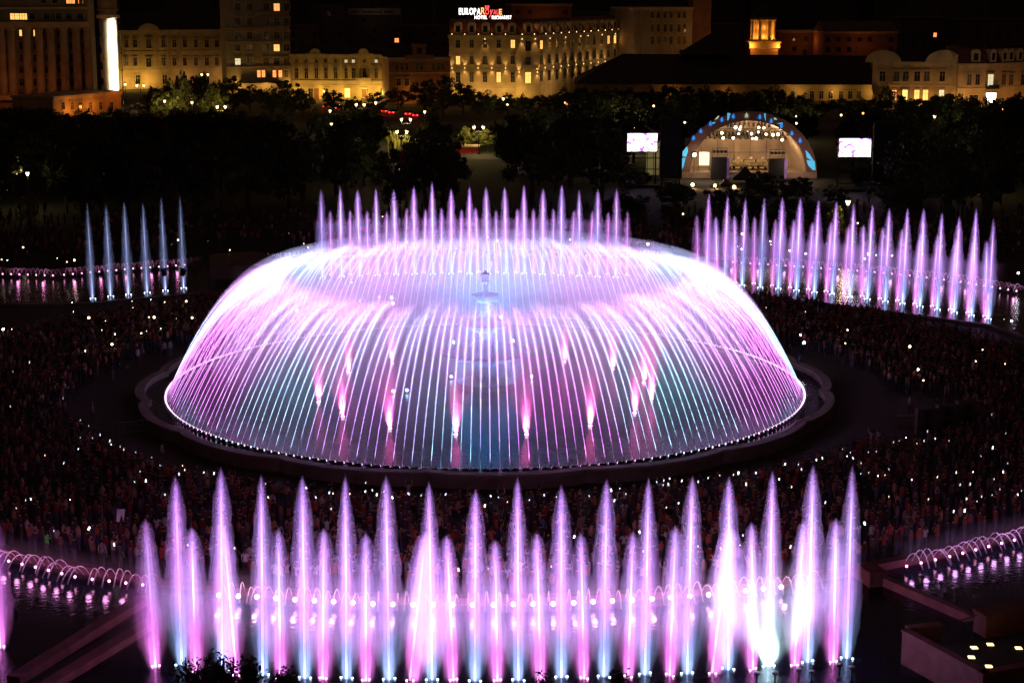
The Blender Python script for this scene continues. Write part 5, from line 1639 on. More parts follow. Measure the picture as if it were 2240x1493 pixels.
twig_tree(618, 1468, 54, 28, 'low leafy tree top at the bottom edge, right of the larger tree tops', 4)
twig_tree(1185, 1474, 54, 24, 'small leafy sprig at the bottom edge near the middle', 5)
twig_tree(1352, 1470, 54, 34, 'small leafy sprig at the bottom edge right of the middle', 6)

# ------------------------------------------------------------------ vehicles and stalls in the park
def car(p, rz, m, label, van=False, tail=True):
    t = thing('parked_van' if van else 'car', label, 'van' if van else 'car', (p.x, p.y, 0), rz)
    Lc, Wc = (5.2, 1.9) if van else (4.3, 1.75)
    prof = [(-Lc / 2, .35), (-Lc / 2, 1.0), (-Lc * .42, 1.95 if van else .95), (Lc * .22, 1.98 if van else .98), (Lc * .38, 1.05 if van else .9), (Lc / 2, .85 if van else .75), (Lc / 2, .35)]
    n_ = len(prof); b = MB()
    b.add([(x, -Wc / 2, z) for x, z in prof] + [(x, Wc / 2, z) for x, z in prof], [tuple(range(n_)), tuple(range(n_, 2 * n_))[::-1]] + [(i, (i + 1) % n_, n_ + (i + 1) % n_, n_ + i) for i in range(n_)])
    b.build('body', m, t)
    b = MB()
    if van:
        b.box(Lc * .24, Lc * .36, -Wc / 2 - .01, Wc / 2 + .01, 1.15, 1.75)
    else:
        c_ = [(-Lc * .36, .97), (-Lc * .25, 1.42), (Lc * .08, 1.44), (Lc * .26, .985)]
        b.add([(x, -Wc / 2 + .12, z) for x, z in c_] + [(x, Wc / 2 - .12, z) for x, z in c_], [(0, 1, 2, 3), (7, 6, 5, 4), (0, 4, 5, 1), (1, 5, 6, 2), (2, 6, 7, 3)])
    b.build('cabin', M_PANE, t)
    for x in (-Lc * .3, Lc * .3):
        for y in (-Wc / 2 + .08, Wc / 2 - .08):
            b = MB(); b.lathe([(.32, -.1), (.32, .1)], 12); b.v = [(a, c, z) for a, z, c in b.v]; b.build('wheel', M_BLACK, t, loc=(x, y, .32))
    if tail:
        for y in (-Wc / 2 + .25, Wc / 2 - .25):
            b = MB(); b.box(-Lc / 2 - .05, -Lc / 2 - .002, y - .18, y + .18, .7, .92); b.build('tail_light', M_TAIL, t)
        for y in (-Wc / 2 + .25, Wc / 2 - .25):
            b = MB(); b.box(Lc / 2 + .002, Lc / 2 + .05, y - .16, y + .16, .55, .72); b.build('headlight', M_HEAD, t)
    return t
M_TAIL = emit('tail_light_red', (1., .03, .03), 9.0)
M_HEAD = emit('headlight_white', (1., .9, .7), 6.0)
M_CARR = mat('car_paint_red', (.35, .02, .02), .35, .05, 1, spec=.6)
M_CARD = mat('car_paint_dark', (.04, .04, .05), .35, .05, 1, spec=.6)
M_CARW = mat('van_paint_white', (.6, .6, .58), .4, .05, 1, spec=.6)
for i, (px, py, m, rz, lab) in enumerate([(842, 248, M_CARR, .1, 'red car with lit tail lights on the road left of the big hotel trees'), (862, 251, M_CARR, .1, 'second red car close behind the first on the far road'), (895, 254, M_CARR, .05, 'red car on the road by the single lantern'),
                                          (915, 257, M_CARR, .05, 'red car nearest the single lantern on the far road'), (715, 238, M_CARD, .1, 'dark car with red tail lights below the town house'), (745, 241, M_CARD, .1, 'dark car with red tail lights following below the town house door'), (520, 225, M_CARR, .2, 'red car glowing behind trees at the old palace')]):
    q = G(px, py); t = car(q, rz + PI / 2 * (.75 if i % 2 else .9), m, lab)
    light('POINT', 'tail_glow', (-3.2, 0, .8), (1., .05, .04), 60, t, .3, shadow=False)
for i, (px, py) in enumerate(((905, 312), (932, 312), (958, 311))):
    car(G(px, py), .02, M_CARW if i != 1 else M_CARD, ('white', 'dark', 'pale')[i] + ' car on the lit avenue, ' + ('left', 'middle', 'right')[i] + ' of three', tail=True)
car(G(925, 346), .1, M_CARW, 'white van with dark windows parked right of the red tent', True, False)
car(G(1160, 384), .1, M_CARW, 'dim pale van parked in the dark behind the rear jets', True, False)
car(G(1135, 378), .1, M_CARD, 'dark car beside the dim pale van', False, False)
# long red stall
a_, b_ = G(994, 336), G(1048, 336)
t = thing('market_stall', 'long red market stall with pale roof edge below the yellow bushes', 'stall', a_)
w = b_.x - a_.x; h_ = at(994, 318, a_.y).z
mb = MB(); mb.box(0, w, 0, 2.4, 0, h_ - .35); mb.build('stall_body', M_TENTR, t)
mb = MB(); mb.box(-.15, w + .15, -.3, 2.6, h_ - .348, h_); mb.build('stall_roof', M_TRIM, t)
# lamp pole with two loudspeakers beside the far left pool
p = G(379, 660)
t = thing('speaker_pole', 'thin dark pole carrying two black loudspeakers by the far left pool', 'pole', p)
zt = at(379, 588, p.y).z
mb = MB(); mb.lathe([(.14, 0), (.09, .3), (.07, zt)], 8); mb.build('pole', M_DARKMETAL, t)
xl, xr = at(357, 590, p.y).x - p.x, at(400, 590, p.y).x - p.x
mb = MB(); mb.tube([(xl, 0, zt - .05), (0, 0, zt + .1), (xr, 0, zt - .05)], .05, 6); mb.build('arm', M_DARKMETAL, t)
for x in (xl, xr):
    mb = MB(); mb.prism([(-.22, -.35), (.22, -.35), (.32, .25), (-.32, .25)], -.75, 0); o = mb.build('loudspeaker', M_BLACK, t, loc=(x, -.1, zt)); o.rotation_euler = (.25, .12 * (1 if x > 0 else -1), 0)
# tall thin camera mast at left front of the crowd
p = G(229, 1218)
t = thing('signal_mast', 'thin dark mast in the left crowd with a small hanging white pennant', 'mast', p)
zt = at(226, 1085, p.y).z
mb = MB(); mb.lathe([(.1, 0), (.06, zt)], 8); mb.build('pole', M_DARKMETAL, t)
mb = MB(); mb.tube([(0, 0, zt - .3), (1.2, 0, zt - .8)], .03, 5); mb.build('arm', M_DARKMETAL, t)
mb = MB(); mb.add([(.95, 0, zt - .85), (1.45, .02, zt - .85), (1.32, .03, zt - 1.7), (1.2, .03, zt - 1.2), (1.05, .03, zt - 1.72), (.85, .02, zt - 1.68)], [(0, 1, 2, 3, 4, 5)]); mb.build('pennant', mat('pennant_white', (.7, .68, .7), .8), t)

# kit on the paving right of the dome: table, two cabinets with fans
p = G(1985, 935)
t = thing('equipment_table', 'low table with a pale board on the empty paving right of the dome', 'table', p)
u_ = at(1986, 935, p.y).x - p.x
w = 46 * u_
mb = MB(); mb.box(-w / 2, w / 2, -.4, .4, .98, 1.05); mb.build('table_top', M_STONE, t)
for x in (-w / 2 + .05, w / 2 - .05):
    for y in (-.36, .36):
        mb = MB(); mb.box(x - .04, x + .04, y - .04, y + .04, 0, .98); mb.build('leg', M_STONE, t)
mb = MB(); mb.box(-.65, .65, -.44, -.41, .25, .75); mb.build('board', M_COPING, t)
for i, (px, py) in enumerate(((2024, 948), (2068, 940), (2112, 932))):
    p = G(px, py)
    t = thing('generator_cabinet', ('left', 'middle', 'right')[i] + ' of three tall cabinets with round fans beside the right crowd', 'cabinet', p, .12)
    mb = MB(); mb.box(-.85, .85, -.4, .4, 0, 2.2); mb.build('casing', mat('casing_brown', (.07, .045, .035), .8), t)
    for z in (.62, 1.6):
        mb = MB(); mb.lathe([(.42, 0), (.42, .05), (.34, .06)], 18); mb.v = [(x, -.402 - zz, z + y) for x, y, zz in mb.v]; mb.build('fan', M_DARKMETAL, t)
# crowd barrier by the left of the round pool
p = G(262, 952); q = G(335, 945)
bar = thing('crowd_barrier', 'grey crowd barrier standing left of the scalloped pool wall', 'barrier', p, math.atan2((q - p).y, (q - p).x))
L_ = (q - p).length
mb = MB(); mb.tube([(0, 0, .05), (0, 0, 1.1), (L_, 0, 1.1), (L_, 0, .05)], .03, 6); mb.tube([(0, 0, .2), (L_, 0, .2)], .025, 6); mb.build('frame', M_STEEL, bar)
for k in range(1, 14):
    mb = MB(); mb.tube([(L_ * k / 14, 0, .2), (L_ * k / 14, 0, 1.1)], .014, 5); mb.build('bar', M_STEEL, bar)

# stone terrace at the lower right corner
def zwall(label, A, B, ztop, th=.45, z0=0.0):
    a_, b_ = G(*A, ztop), G(*B, ztop)
    e_ = (b_ - a_); L_ = Vector((e_.x, e_.y)).length
    t = tag(link('parapet_wall', None, None, (a_.x, a_.y, 0), math.atan2(e_.y, e_.x)), label, 'wall')
    mb = MB(); mb.box(0, L_, 0, th, z0, ztop - .12); mb.build('wall', M_REDSTONE, t)
    mb = MB(); mb.box(-.05, L_ + .05, -.06, th + .06, ztop - .118, ztop); mb.build('coping', M_REDSTONE, t)
    return t
pts = [G(1978, 1385, 1.0), G(2155, 1482, 1.0), G(2260, 1462, 1.0), G(2275, 1330, 1.0), G(2110, 1360, 1.0), G(2062, 1372, 1.0)]
mb = MB(); mb.prism([(v.x, v.y) for v in pts], .02, 1.0); structure(mb.build('terrace_floor', M_ASPHALT))
zwall('long red stone parapet slanting along the dark terrace at the lower right', (1974, 1376), (2151, 1471), 2.0, .4, .0)
zwall('short red parapet running off the bottom right corner', (2151, 1472), (2262, 1452), 2.0, .4, .0)
zwall('small red stone block at the inner left corner of the terrace', (1990, 1372), (2060, 1365), 2.05, .4, 1.0)
zwall('red stone block at the right edge above the terrace', (2158, 1346), (2262, 1332), 2.3, 1.2, 1.0)
M_FLOORL = emit('floor_light_lens', (1., .75, .28), 3.2)
for i, (px, py, wd) in enumerate(((2131, 1417, 'left of the upper pair'), (2166, 1410, 'right of the upper pair'), (2228, 1418, 'nearest the right edge'), (2125, 1438, 'nearest the long parapet'), (2163, 1458, 'lowest of the five'))):
    p = G(px, py, 1.02)
    t = thing('floor_light', 'square amber floor light on the terrace, ' + wd, 'lamp', p, RND.uniform(-.1, .1))
    mb = MB(); mb.box(-.17, .17, -.17, .17, 0, .06); mb.build('lens', M_FLOORL, t)
    mb = MB(); mb.box(-.2, .2, -.2, .2, -.02, .03); mb.build('housing', M_DARKMETAL, t)
# railing on the terrace
p, q = G(2080, 1400, 1.0), G(2170, 1370, 1.0)
e_ = q - p; bar = thing('terrace_railing', 'thin dark metal railing across the lower right terrace', 'railing', p, math.atan2(e_.y, e_.x))
mb = MB(); mb.tube([(0, 0, 1.0), (e_.length, 0, 1.0)], .025, 6); mb.build('handrail', M_DARKMETAL, bar)
for k in range(16):
    mb = MB(); mb.tube([(e_.length * k / 15, 0, 0), (e_.length * k / 15, 0, 1.0)], .012, 5); mb.build('bar', M_DARKMETAL, bar)
# fittings standing in the water at the bottom right and small spouts in the dark pools
fx = MB(); fx.lathe([(.05, 0), (.05, .35), (.16, .38), (.18, .5), (.1, .55)], 8); FX = fx.mesh('water_nozzle', M_STEEL)
for i, (px, py) in enumerate(((1747, 1481), (1775, 1486), (1836, 1470), (1863, 1476), (1695, 1488), (1655, 1489), (36, 1332), (2016, 1275), (2058, 1290), (2092, 1302), (2132, 1320))):
    tag(link('water_nozzle', FX, None, G(px, py, .05)), f'small metal nozzle standing in the dark water, {("right of the front jets", "in the left pool", "in the right pool")[0 if i < 6 else (1 if i == 6 else 2)]}', 'nozzle', 'idle nozzles in the water ' + ('right of the front jets', 'in the left pool', 'in the right pool')[0 if i < 6 else (1 if i == 6 else 2)])

# ------------------------------------------------------------------ people
def person_meshes():
    """Four poses, each body one continuous skin; hair is a cap of its own."""
    M_SKIN = mat('skin', (.36, .22, .15), .6, .1, 3)
    def attr_mat(name, lo, hi):
        m, nt, p_ = new_mat(name)
        p_.inputs['Roughness'].default_value = .85
        oi = nt.nodes.new('ShaderNodeObjectInfo')
        if lo is None:
            nt.links.new(oi.outputs['Color'], p_.inputs['Base Color'])
        else:
            rp = nt.nodes.new('ShaderNodeValToRGB')
            rp.color_ramp.elements[0].color = lo; rp.color_ramp.elements[1].color = hi
            nt.links.new(oi.outputs['Random'], rp.inputs['Fac']); nt.links.new(rp.outputs[0], p_.inputs['Base Color'])
        return m
    M_SHIRT = attr_mat('shirt', None, None)
    M_TROUS = attr_mat('trousers', (.015, .015, .025, 1), (.12, .10, .09, 1))
    M_HAIR = attr_mat('hair', (.008, .006, .005, 1), (.09, .05, .03, 1))
    out = []
    def J(arms):
        v = [(0, 0, .95), (0, 0, 1.12), (0, .01, 1.30), (0, .01, 1.45), (0, -.005, 1.53), (0, -.01, 1.62), (0, -.01, 1.70)]
        r = [(.16, .12), (.145, .105), (.17, .115), (.10, .085), (.05, .05), (.085, .10), (.06, .07)]
        e = [(0, 1), (1, 2), (2, 3), (3, 4), (4, 5), (5, 6)]
        for s in (-1, 1):
            b = len(v)
            v += [(s * .10, 0, .86), (s * .11, .02, .50), (s * .11, -.01, .09), (s * .12, -.14, .03)]
            r += [(.095, .095), (.062, .065), (.042, .045), (.04, .03)]
            e += [(0, b), (b, b + 1), (b + 1, b + 2), (b + 2, b + 3)]
            b = len(v)
            pts = arms[0 if s < 0 else 1]
            v += [(s * .19, .01, 1.41)] + [(s * x, y, z) for x, y, z in pts]
            r += [(.06, .06), (.042, .042), (.032, .032), (.038, .025)]
            e += [(3, b), (b, b + 1), (b + 1, b + 2), (b + 2, b + 3)]
        return v, r, e
    down = [(.25, .03, 1.14), (.25, -.06, .90), (.25, -.09, .80)]
    up = [(.27, -.14, 1.50), (.20, -.24, 1.74), (.17, -.26, 1.85)]
    high = [(.28, -.06, 1.60), (.20, -.12, 1.86), (.17, -.13, 1.97)]
    front = [(.25, -.08, 1.18), (.14, -.28, 1.30), (.09, -.32, 1.38)]
    for arms in ((down, down), (down, up), (up, up), (front, front), (high, high)):
        v, r, e = J(arms)
        me = bpy.data.meshes.new('pose')
        me.from_pydata(v, e, [])
        o = bpy.data.objects.new('pose', me); C.objects.link(o)
        sk = o.modifiers.new('skin', 'SKIN'); sk.use_smooth_shade = True
        for i, rr in enumerate(r):
            me.skin_vertices[0].data[i].radius = rr
        me.skin_vertices[0].data[0].use_root = True
        ss = o.modifiers.new('sub', 'SUBSURF'); ss.levels = 1; ss.render_levels = 1
        dg = bpy.context.evaluated_depsgraph_get()
        m2 = bpy.data.meshes.new_from_object(o.evaluated_get(dg))
        m2.name = 'person'
        bpy.data.objects.remove(o)
        m2.materials.clear()
        for m in (M_SKIN, M_SHIRT, M_TROUS):
            m2.materials.append(m)
        for p in m2.polygons:
            c = p.center
            arm = abs(c.x) > .2 or c.y < -.17 and c.z > .7
            if c.z < .93 and not arm:
                p.material_index = 2
            elif c.z < 1.50 and (not arm or (c.z > 1.22 and abs(c.x) < .29 and c.y > -.16)):
                p.material_index = 1
            else:
                p.material_index = 0
            p.use_smooth = True
        out.append(m2)
    h = MB(); h.lathe([(.088, -.06), (.105, .0), (.10, .06), (.06, .105), (.012, .122)], 10, (0, .012, 1.655), sy=1.12)
    h2 = MB(); h2.lathe([(.07, -.26), (.10, -.12), (.108, .0), (.10, .06), (.06, .105), (.012, .122)], 10, (0, .035, 1.655), sy=1.05)
    return out, [h.mesh('hair', M_HAIR, True), h2.mesh('hair', M_HAIR, True)]
POSES, HAIRS = person_meshes()
SHIRT_W = ['pale grey', 'dark red', 'navy', 'black', 'rust brown', 'slate blue', 'grey', 'brick red', 'maroon', 'dark green', 'whitish', 'dark brown', 'tan']
POSE_W = ['with arms down', 'filming with one arm raised', 'holding both hands at head height', 'looking down at a phone', 'with both arms straight up']
SHIRTS = [(.45, .42, .42), (.30, .05, .04), (.05, .05, .07), (.02, .02, .02), (.34, .16, .08), (.10, .12, .22), (.22, .20, .18), (.40, .10, .06), (.16, .05, .05), (.05, .09, .06), (.5, .47, .44), (.12, .10, .09), (.42, .25, .16)]
PG = 'spectators in the crowd between the dome and the front jets'
taken = []
def person(p, pose, col, label, group=None, face=None, hair=None, sc=1.0):
    f = face if face is not None else math.atan2(CYC - p.y, CX - p.x) + PI / 2 + RND.uniform(-.3, .3)
    o = link('person', POSES[pose], None, (p.x, p.y, 0), f, sc)
    o.color = (*col, 1)
    tag(o, label, 'person', group)
    link('hair', HAIRS[RND.randrange(2) if hair is None else hair], o)
    taken.append((p.x, p.y))
    return o
def in_plaza(p):
    r = math.hypot(p.x - CX, p.y - CYC)
    return r
def free(x, y, d):
    return all((x - a) ** 2 + (y - b) ** 2 > d * d for a, b in taken)
# people one can single out
person(G(104, 1216), 3, (.12, .62, .08), 'person in a bright green shirt and pale shorts at the lower left of the crowd')
person(G(1650, 1108), 1, (.02, .38, .14), 'person in a green shirt filming under the right front jets')
person(G(1628, 1106), 4, (.55, .42, .32), 'person in a cream shirt with both arms raised beside the green shirt')
person(G(127, 1206), 0, (.42, .34, .34), 'person in pale clothes standing right beside the green shirt at lower left')
person(G(62, 1186), 0, (.5, .42, .38), 'person in a pale shirt at the left edge above the green shirt')
person(G(1988, 905), 0, (.62, .58, .55), 'person in a white top behind the table on the empty paving at right')
person(G(303, 797), 0, (.55, .5, .55), 'person in a white shirt standing on the empty paving left of the dome')
person(G(312, 790), 0, (.10, .10, .16), 'person in dark clothes beside the white shirt on the empty paving left')
person(G(361, 782), 0, (.3, .28, .30), 'person in a grey top near the dome edge at left')
person(G(374, 779), 0, (.28, .26, .34), 'person in a bluish top near the dome edge at left')
person(G(204, 922), 0, (.3, .32, .42), 'lone person in a pale blue shirt on the dark paving at left')
person(G(247, 832), 3, (.06, .10, .35), 'crouching looking person in blue on the dark paving left of the pool', sc=.7)
person(G(278, 822), 3, (.08, .14, .30), 'small person in blue nearest the dome on the dark left paving', sc=.7)
person(G(1748, 805), 0, (.03, .10, .45), 'person in deep blue by the edge of the right crowd near the dome')
person(G(356, 1012), 0, (.45, .45, .55), 'person in a white shirt in front of the crowd below the pool at left')
person(G(1906, 985), 1, (.35, .33, .33), 'person in grey at the front of the right crowd, left of two')
person(G(1920, 984), 0, (.40, .38, .40), 'person in grey at the front of the right crowd, right of two')
person(G(355, 1250), 1, (.42, .04, .03), 'person in a red shirt behind the leftmost front jets')
person(G(375, 1246), 0, (.6, .5, .5), 'person in a white shirt behind the leftmost front jets')
person(G(538, 1258), 0, (.6, .5, .55), 'person in a white shirt between the second and third tall front jets')
person(G(1945, 1196), 0, (.50, .06, .04), 'person in a bright red shirt at the near edge of the right crowd')
person(G(1970, 1196), 0, (.46, .05, .04), 'second person in a red shirt at the near edge of the right crowd')
person(G(729, 1216), 1, (.62, .45, .40), 'person in a pale shirt filming between the front jets left of centre')
person(G(894, 1105), 4, (.3, .22, .2), 'person holding a phone high with both arms right below the pool rim')
# the rest of the three hundred nearest ones
n_named = len(taken)
tries = 0
while len(taken) < 298 and tries < 60000:
    tries += 1
    d = RND.triangular(-64, 64, 0)
    r = RND.uniform(36.5, 54.0)
    p = polar(r, d)
    if p.y > 122 or not free(p.x, p.y, .55):
        continue
    if p.y > 100 + RND.random() * 24:
        continue
    g = 'spectators near the front pool wall' if r > 47 else 'spectators close under the rim of the round pool'
    lab = 'spectator in the dark crowd near the front pool wall, facing the dome' if r > 47 else 'spectator in the dark crowd close under the rim of the round pool'
    po, ci = RND.choice([0, 0, 1, 2, 3, 3, 4]), RND.randrange(len(SHIRTS))
    side = 'left' if d < -9 else ('right' if d > 9 else 'centre')
    where = f"by front pool wall, {side}" if r > 47 else f"under round pool rim, {side}"
    person(p, po, SHIRTS[ci], f'spectator in {SHIRT_W[ci]} {POSE_W[po]} {where}', g, sc=RND.uniform(.92, 1.06))

# everyone further away: one mass
def crowd_mass(name, pts, faces, cols_, label):
    prof = np.array([(.10, .0), (.11, .45), (.16, .85), (.17, 1.1), (.2, 1.38), (.07, 1.47), (.10, 1.56), (.10, 1.66), (.03, 1.75)])
    K = 6
    ang = np.arange(K) * 2 * PI / K
    tmpl = np.stack([np.concatenate([[r_ * math.cos(a) * 1.15, r_ * math.sin(a) * .75, z] for a in ang]).reshape(K, 3) for r_, z in prof]).reshape(-1, 3)
    nt_ = len(tmpl)
    fs = []
    for i in range(len(prof) - 1):
        for k in range(K):
            fs.append((i * K + k, i * K + (k + 1) % K, (i + 1) * K + (k + 1) % K, (i + 1) * K + k))
    arm = np.array([(.19, .0, 1.38), (.25, .0, 1.38), (.25, -.05, 1.30), (.15, -.22, 1.72), (.19, -.22, 1.74), (.19, -.18, 1.70)])
    afs = [(0, 1, 4, 3), (1, 2, 5, 4), (2, 0, 3, 5), (3, 4, 5)]
    V, F, CO = [], [], []
    base = 0
    r = np.random.RandomState(5)
    ringcol = np.repeat(np.array([0, 0, 0, 1, 1, 1, 2, 3, 3]), K)
    skin = np.array([.34, .20, .14])
    for (x, y), fa, (sh, tr) in zip(pts, faces, cols_):
        c, s = math.cos(fa), math.sin(fa)
        sc = r.uniform(.9, 1.07)
        t = tmpl
        ar = r.rand() < .35
        ff = fs
        cc = np.array([tr, sh, skin, (.02, .014, .01)])[ringcol]
        if ar:
            a_ = arm.copy()
            if r.rand() < .5:
                a_[:, 0] *= -1
            t = np.concatenate([tmpl, a_]); ff = fs + [tuple(i + nt_ for i in q) for q in afs]
            cc = np.concatenate([cc, np.array([sh, sh, sh, skin, skin, skin])])
        q = np.empty_like(t)
        q[:, 0] = (t[:, 0] * c - t[:, 1] * s) * sc + x
        q[:, 1] = (t[:, 0] * s + t[:, 1] * c) * sc + y
        q[:, 2] = t[:, 2] * sc
        V.append(q); CO.append(cc); F.extend([tuple(i + base for i in f_) for f_ in ff]); base += len(t)
    V = np.concatenate(V); CO = np.concatenate(CO)
    me = bpy.data.meshes.new(name)
    me.from_pydata(V.tolist(), [], F)
    ca = me.color_attributes.new('cloth', 'FLOAT_COLOR', 'POINT')
    ca.data.foreach_set('color', np.concatenate([CO, np.ones((len(CO), 1))], axis=1).astype(np.float32).ravel())
    m, nt, p_ = new_mat('crowd_clothes')
    p_.inputs['Roughness'].default_value = .9
    at_ = nt.nodes.new('ShaderNodeAttribute'); at_.attribute_name = 'cloth'
    nt.links.new(at_.outputs['Color'], p_.inputs['Base Color'])
    me.materials.append(m)
    me.polygons.foreach_set('use_smooth', [True] * len(me.polygons))
    o = link(name, me)
    o['kind'] = 'stuff'
    o['label'] = label
    return o
def crowd_pts(test, n, box, dmin=.5):
    cell = {}
    out = []
    tr = 0
    while len(out) < n and tr < n * 14:
        tr += 1
        x, y = RND.uniform(box[0], box[1]), RND.uniform(box[2], box[3])
        if not test(x, y):
            continue
        k = (int(x / dmin), int(y / dmin))
        if any((k[0] + i, k[1] + j) in cell for i in (-1, 0, 1) for j in (-1, 0, 1) if cell.get((k[0] + i, k[1] + j)) and (cell[(k[0] + i, k[1] + j)][0] - x) ** 2 + (cell[(k[0] + i, k[1] + j)][1] - y) ** 2 < dmin * dmin):
            continue
        cell[k] = (x, y)
        out.append((x, y))
    return out
tk = np.array(taken)
def ring_test(x, y):
    dx, dy = x - CX, y - CYC
    r = math.hypot(dx, dy)
    if r < 36.5 or r > 54.2:
        return False
    if (tk[:, 0] - x).__pow__(2).__add__((tk[:, 1] - y) ** 2).min() < .45:
        return False
    ang = math.degrees(math.atan2(dx, -dy))
    aa = abs(ang)
    inner = 36.8
    if 54 < ang < 90:
        inner += 7.0 * max(0, 1 - abs(ang - 71) / 17) ** .5
    if mnoise.noise(Vector((x * .22, y * .22, 0))) < -.22 and RND.random() < .75:
        return False
    return r > inner + RND.gauss(0, .35)
pts = crowd_pts(ring_test, 6500, (CX - 56, CX + 56, CYC - 56, CYC + 56))
def cl(n):
    r = np.random.RandomState(n)
    out = []
    for _ in range(n):
        sh = np.array(SHIRTS[r.randint(len(SHIRTS))]) * np.array([.85, .5, .38]) * r.uniform(.3, 1.2)  # reddish street light on the crowd is put into the shirt colours
        tr = np.array([.03, .03, .045]) * r.uniform(.4, 2.6)
        out.append((sh, tr))
    return out
crowd_mass('plaza_crowd', pts, [math.atan2(CYC - y, CX - x) + PI / 2 + RND.uniform(-.5, .5) for x, y in pts], cl(len(pts)), 'dense dark crowd filling the plaza ring round the dome')
def back_test(x, y):
    px = 1120 + FOC * x / (y * CS + CAM_H * SN)
    ye = 236 + 4 * abs(x) / 40 if abs(x) < 42 else (236 if x > 0 else 232)
    return y > (232 if abs(x) < 48 else 224) + max(0, 10 - abs(abs(x) - 40) * .5) + 4 and y < 272 + RND.gauss(0, 10) and RND.random() < (1.0 if y < 258 else .5)
pts2 = crowd_pts(back_test, 1500, (-85, 85, 226, 300), .7)
crowd_mass('park_crowd', pts2, [PI + RND.uniform(-.6, .6) + PI for _ in pts2], cl(len(pts2)), 'dark crowd standing beyond the far pools in front of the park')

# ------------------------------------------------------------------ phones and torches shining in the crowd
FAR_L = [(51, 542), (17, 570), (4, 569), (126, 566), (78, 571), (147, 574), (163, 570), (376, 536), (390, 526), (353, 557), (456, 529), (503, 548), (159, 663), (162, 683), (290, 660), (292, 674), (331, 656), (361, 662), (408, 660), (195, 696), (232, 703), (327, 695), (338, 695),
         (387, 698), (421, 696), (453, 698), (8, 721), (27, 721), (310, 730), (322, 725), (353, 720), (246, 754), (188, 768), (253, 732), (224, 723)]
FAR_C = [(632, 512), (665, 534), (674, 542), (891, 531), (1067, 520), (1088, 528), (930, 537), (788, 659), (830, 651), (857, 652), (860, 665), (851, 673), (709, 669), (719, 680), (847, 622), (650, 680), (1042, 670), (769, 619), (1234, 476), (1343, 495), (1369, 522), (1404, 519), (1417, 535),
         (1247, 525), (1212, 525), (1494, 469), (1205, 653), (1290, 670), (1301, 677), (1438, 693), (1517, 685), (1582, 629), (1623, 512), (1613, 540), (1622, 546), (837, 475), (841, 446)]  # the last two points are lamps, drawn here as phone torches
FAR_R = [(1624, 513), (1645, 518), (1635, 543), (1685, 529), (1686, 536), (1707, 540), (1727, 549), (1762, 556), (1807, 534), (1869, 531), (1876, 489), (1899, 557), (1891, 567), (1901, 569), (1916, 559), (1923, 569), (1951, 560), (2017, 557), (2227, 598), (1675, 674), (1670, 708), (1761, 683),
         (1853, 723), (1750, 734), (1758, 751), (2195, 699), (2212, 703), (1848, 752), (1989, 759), (2133, 791), (2148, 766), (2007, 809), (2019, 833), (2197, 797), (1981, 958)]
Z8 = [(1783, 637), (1993, 722), (2000, 975), (848, 988), (910, 1012), (885, 1040), (930, 1055), (1048, 1010), (1110, 1003), (1240, 933), (1285, 922), (1420, 943), (1473, 922), (1560, 905), (1665, 922), (1500, 850), (650, 1068), (695, 1055), (535, 1140), (460, 1275), (410, 1100), (512, 1103), (190, 1170), (110, 1250),
      (365, 1215), (992, 1093), (990, 1173), (1050, 1165), (1122, 1190), (1175, 1185), (1205, 1140), (1380, 1220), (1205, 1350), (1507, 1368), (1700, 1462), (1575, 1200), (1720, 1165), (1850, 1160), (1750, 1258), (1827, 1253), (1910, 1040), (2115, 1095), (2080, 1160), (2010, 1215), (2220, 1305), (2055, 1293), (1915, 1345), (1800, 1370), (1880, 1385), (2100, 865)]
Z7 = [(1225, 1230), (1215, 1275), (1180, 1245), (1125, 1257), (1175, 1280), (1320, 1247), (1525, 1225), (1447, 1255), (1615, 1205), (1760, 1187), (1895, 1185), (885, 1350), (838, 1307), (770, 1320), (250, 1357), (345, 1372), (135, 1397), (795, 1400), (600, 1365), (1295, 1420), (1200, 1455), (1722, 1200), (1820, 1275)]
Z6 = [(600, 1345), (570, 1340), (730, 1348), (850, 1330), (905, 1320), (995, 1330), (1060, 1377), (1187, 1347), (1285, 1362), (1475, 1352), (1825, 1365), (1780, 1440), (75, 1270), (390, 1302), (95, 1375), (585, 1465), (940, 1355), (1885, 1375), (1955, 1412)]
Z5 = [(490, 607), (80, 670), (625, 777), (625, 913), (690, 820), (780, 890), (720, 915), (855, 938), (865, 965), (610, 1000), (935, 983), (963, 1005), (1055, 1025), (1245, 1127), (1420, 1130), (1437, 1163), (1393, 1195), (1585, 1182), (1665, 1190), (1180, 1065), (497, 1110), (350, 1050), (1135, 1248), (1047, 1255), (1283, 1357), (545, 1393), (240, 1388), (200, 1398),
      (127, 1460), (1090, 1175), (665, 240), (875, 193), (228, 327), (100, 400)]
NEAR = [(118, 1160), (195, 1155), (250, 1190), (691, 1087), (800, 1055), (513, 1198), (411, 1191), (1003, 1245), (1068, 1243), (1206, 1238), (1256, 1173), (1399, 1163), (1407, 1205), (1527, 1194), (1576, 1199), (1625, 1170), (1618, 1192), (1729, 1195), (1730, 1195), (1805, 1098), (1891, 1144), (1989, 1125), (1944, 1085), (2030, 1092), (2087, 1117), (2110, 1116), (2147, 1085), (2170, 1082), (2226, 1081)]
M_TORCH = emit('torch_light', (1., .80, .45), 7.0)
M_TORCHW = emit('torch_light_white', (.9, .95, 1.), 30.0)
M_SCREEN = emit('phone_screen', (.85, .92, 1.), 5.0)
ph_ = MB(); ph_.box(-.05, .05, -.012, .012, -.1, .1); PHB = ph_.mesh('phone', M_BLACK)
sc_ = MB(); sc_.box(-.047, .047, .0125, .02, -.09, .09)
sc_.box(-.047, .047, -.02, -.0125, -.09, .09)
tb = MB(); tb.ball((0, 0, 0), .10, 8)
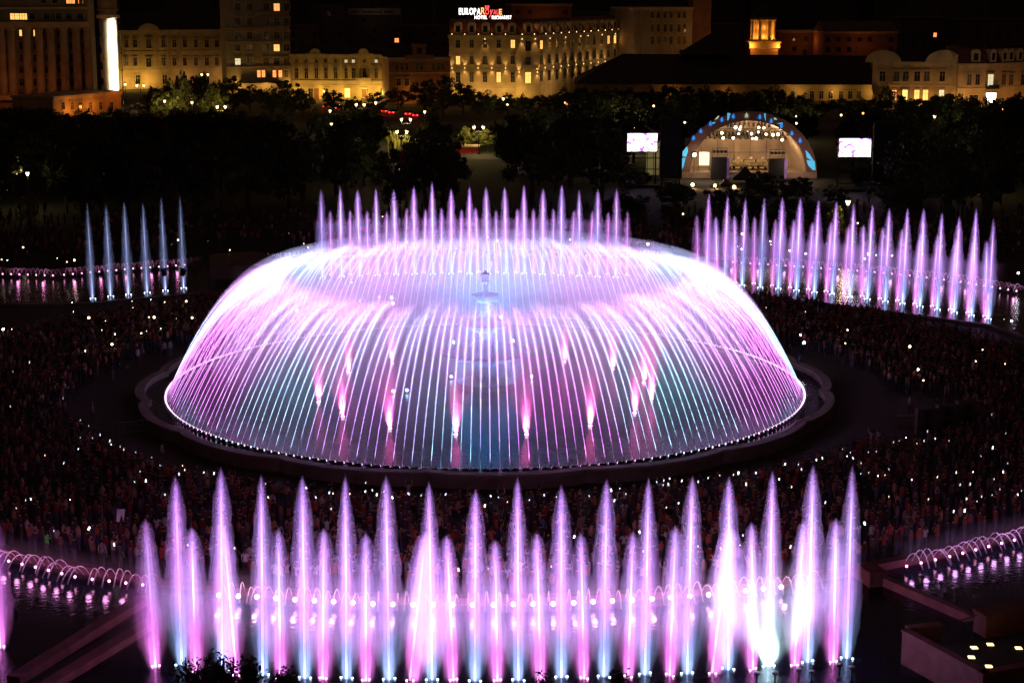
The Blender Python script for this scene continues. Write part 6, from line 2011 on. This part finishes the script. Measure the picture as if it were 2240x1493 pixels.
TORCH, TORCHW = tb.mesh('torch_lamp', M_TORCH), tb.mesh('torch_lamp', M_TORCHW)
SCR = sc_.mesh('screen', M_SCREEN)
SCR2 = SCR.copy(); SCR2.materials[0] = emit('phone_screen_dim', (.8, .85, 1.), 1.4)
SCR3 = SCR.copy(); SCR3.materials[0] = emit('phone_screen_warm', (1., .8, .55), 2.2)
def phone(px, py, bright, group, label, z=1.95):
    rs = RND.random()
    q = G(px, py, z)
    o = link('phone', PHB, None, q, math.atan2(CYC - q.y, CX - q.x) - PI / 2, 1.0 if bright else .6 + .7 * rs ** 2)
    tag(o, label, 'phone', group)
    if bright:
        link('torch_lamp', TORCH if RND.random() < .75 else TORCHW, o, (0, -.05 if q.y > CYC else -.03, .06), 0, bright)
    else:
        k = RND.randrange(4)
        o['label'] = ('small cold white', 'small dim bluish', 'small dim bluish', 'small warm tinted')[k] + label[len('small'):]
        link('screen', (SCR, SCR2, SCR2, SCR3)[k], o)
        o.rotation_euler = (RND.uniform(-.4, .4), RND.uniform(-.5, .5), o.rotation_euler[2])
for lst, g in ((FAR_L, 'phone torches shining from the crowd at the left'), (FAR_C, 'phone torches shining from the crowd behind the dome'), (FAR_R, 'phone torches shining from the crowd at the right')):
    for px, py in lst:
        b_ = RND.choice([.4, .5, .5, .6, .7, .8, 1.1, 1.3])
        phone(px, py, b_, g, ('large glaring' if b_ > 1 else 'small bright') + ' phone torch in the crowd ' + g.split('crowd ')[1] + (', beyond the far pools' if py < 600 else ', nearer than the far pools'))
for lst, (ox, oy, s) in ((Z8, (1600, 700, 3.5)), (Z7, (1120, 700, 3.555)), (Z6, (560, 700, 3.555)), (Z5, (0, 700, 3.555))):
    for x, y in lst:
        px, py = ox + x / s, oy + y / s
        where = 'in the right crowd' if px > 1700 else ('in the left crowd' if px < 430 else 'just below the rim of the round pool')
        phone(px, py, 0, 'phone screens held up ' + where, 'small phone screen held up ' + where, 1.8)
for px, py in NEAR:
    phone(px, py, 0, 'phone screens held up near the front pools', 'small phone screen held up in the crowd behind the front jets', 1.6)
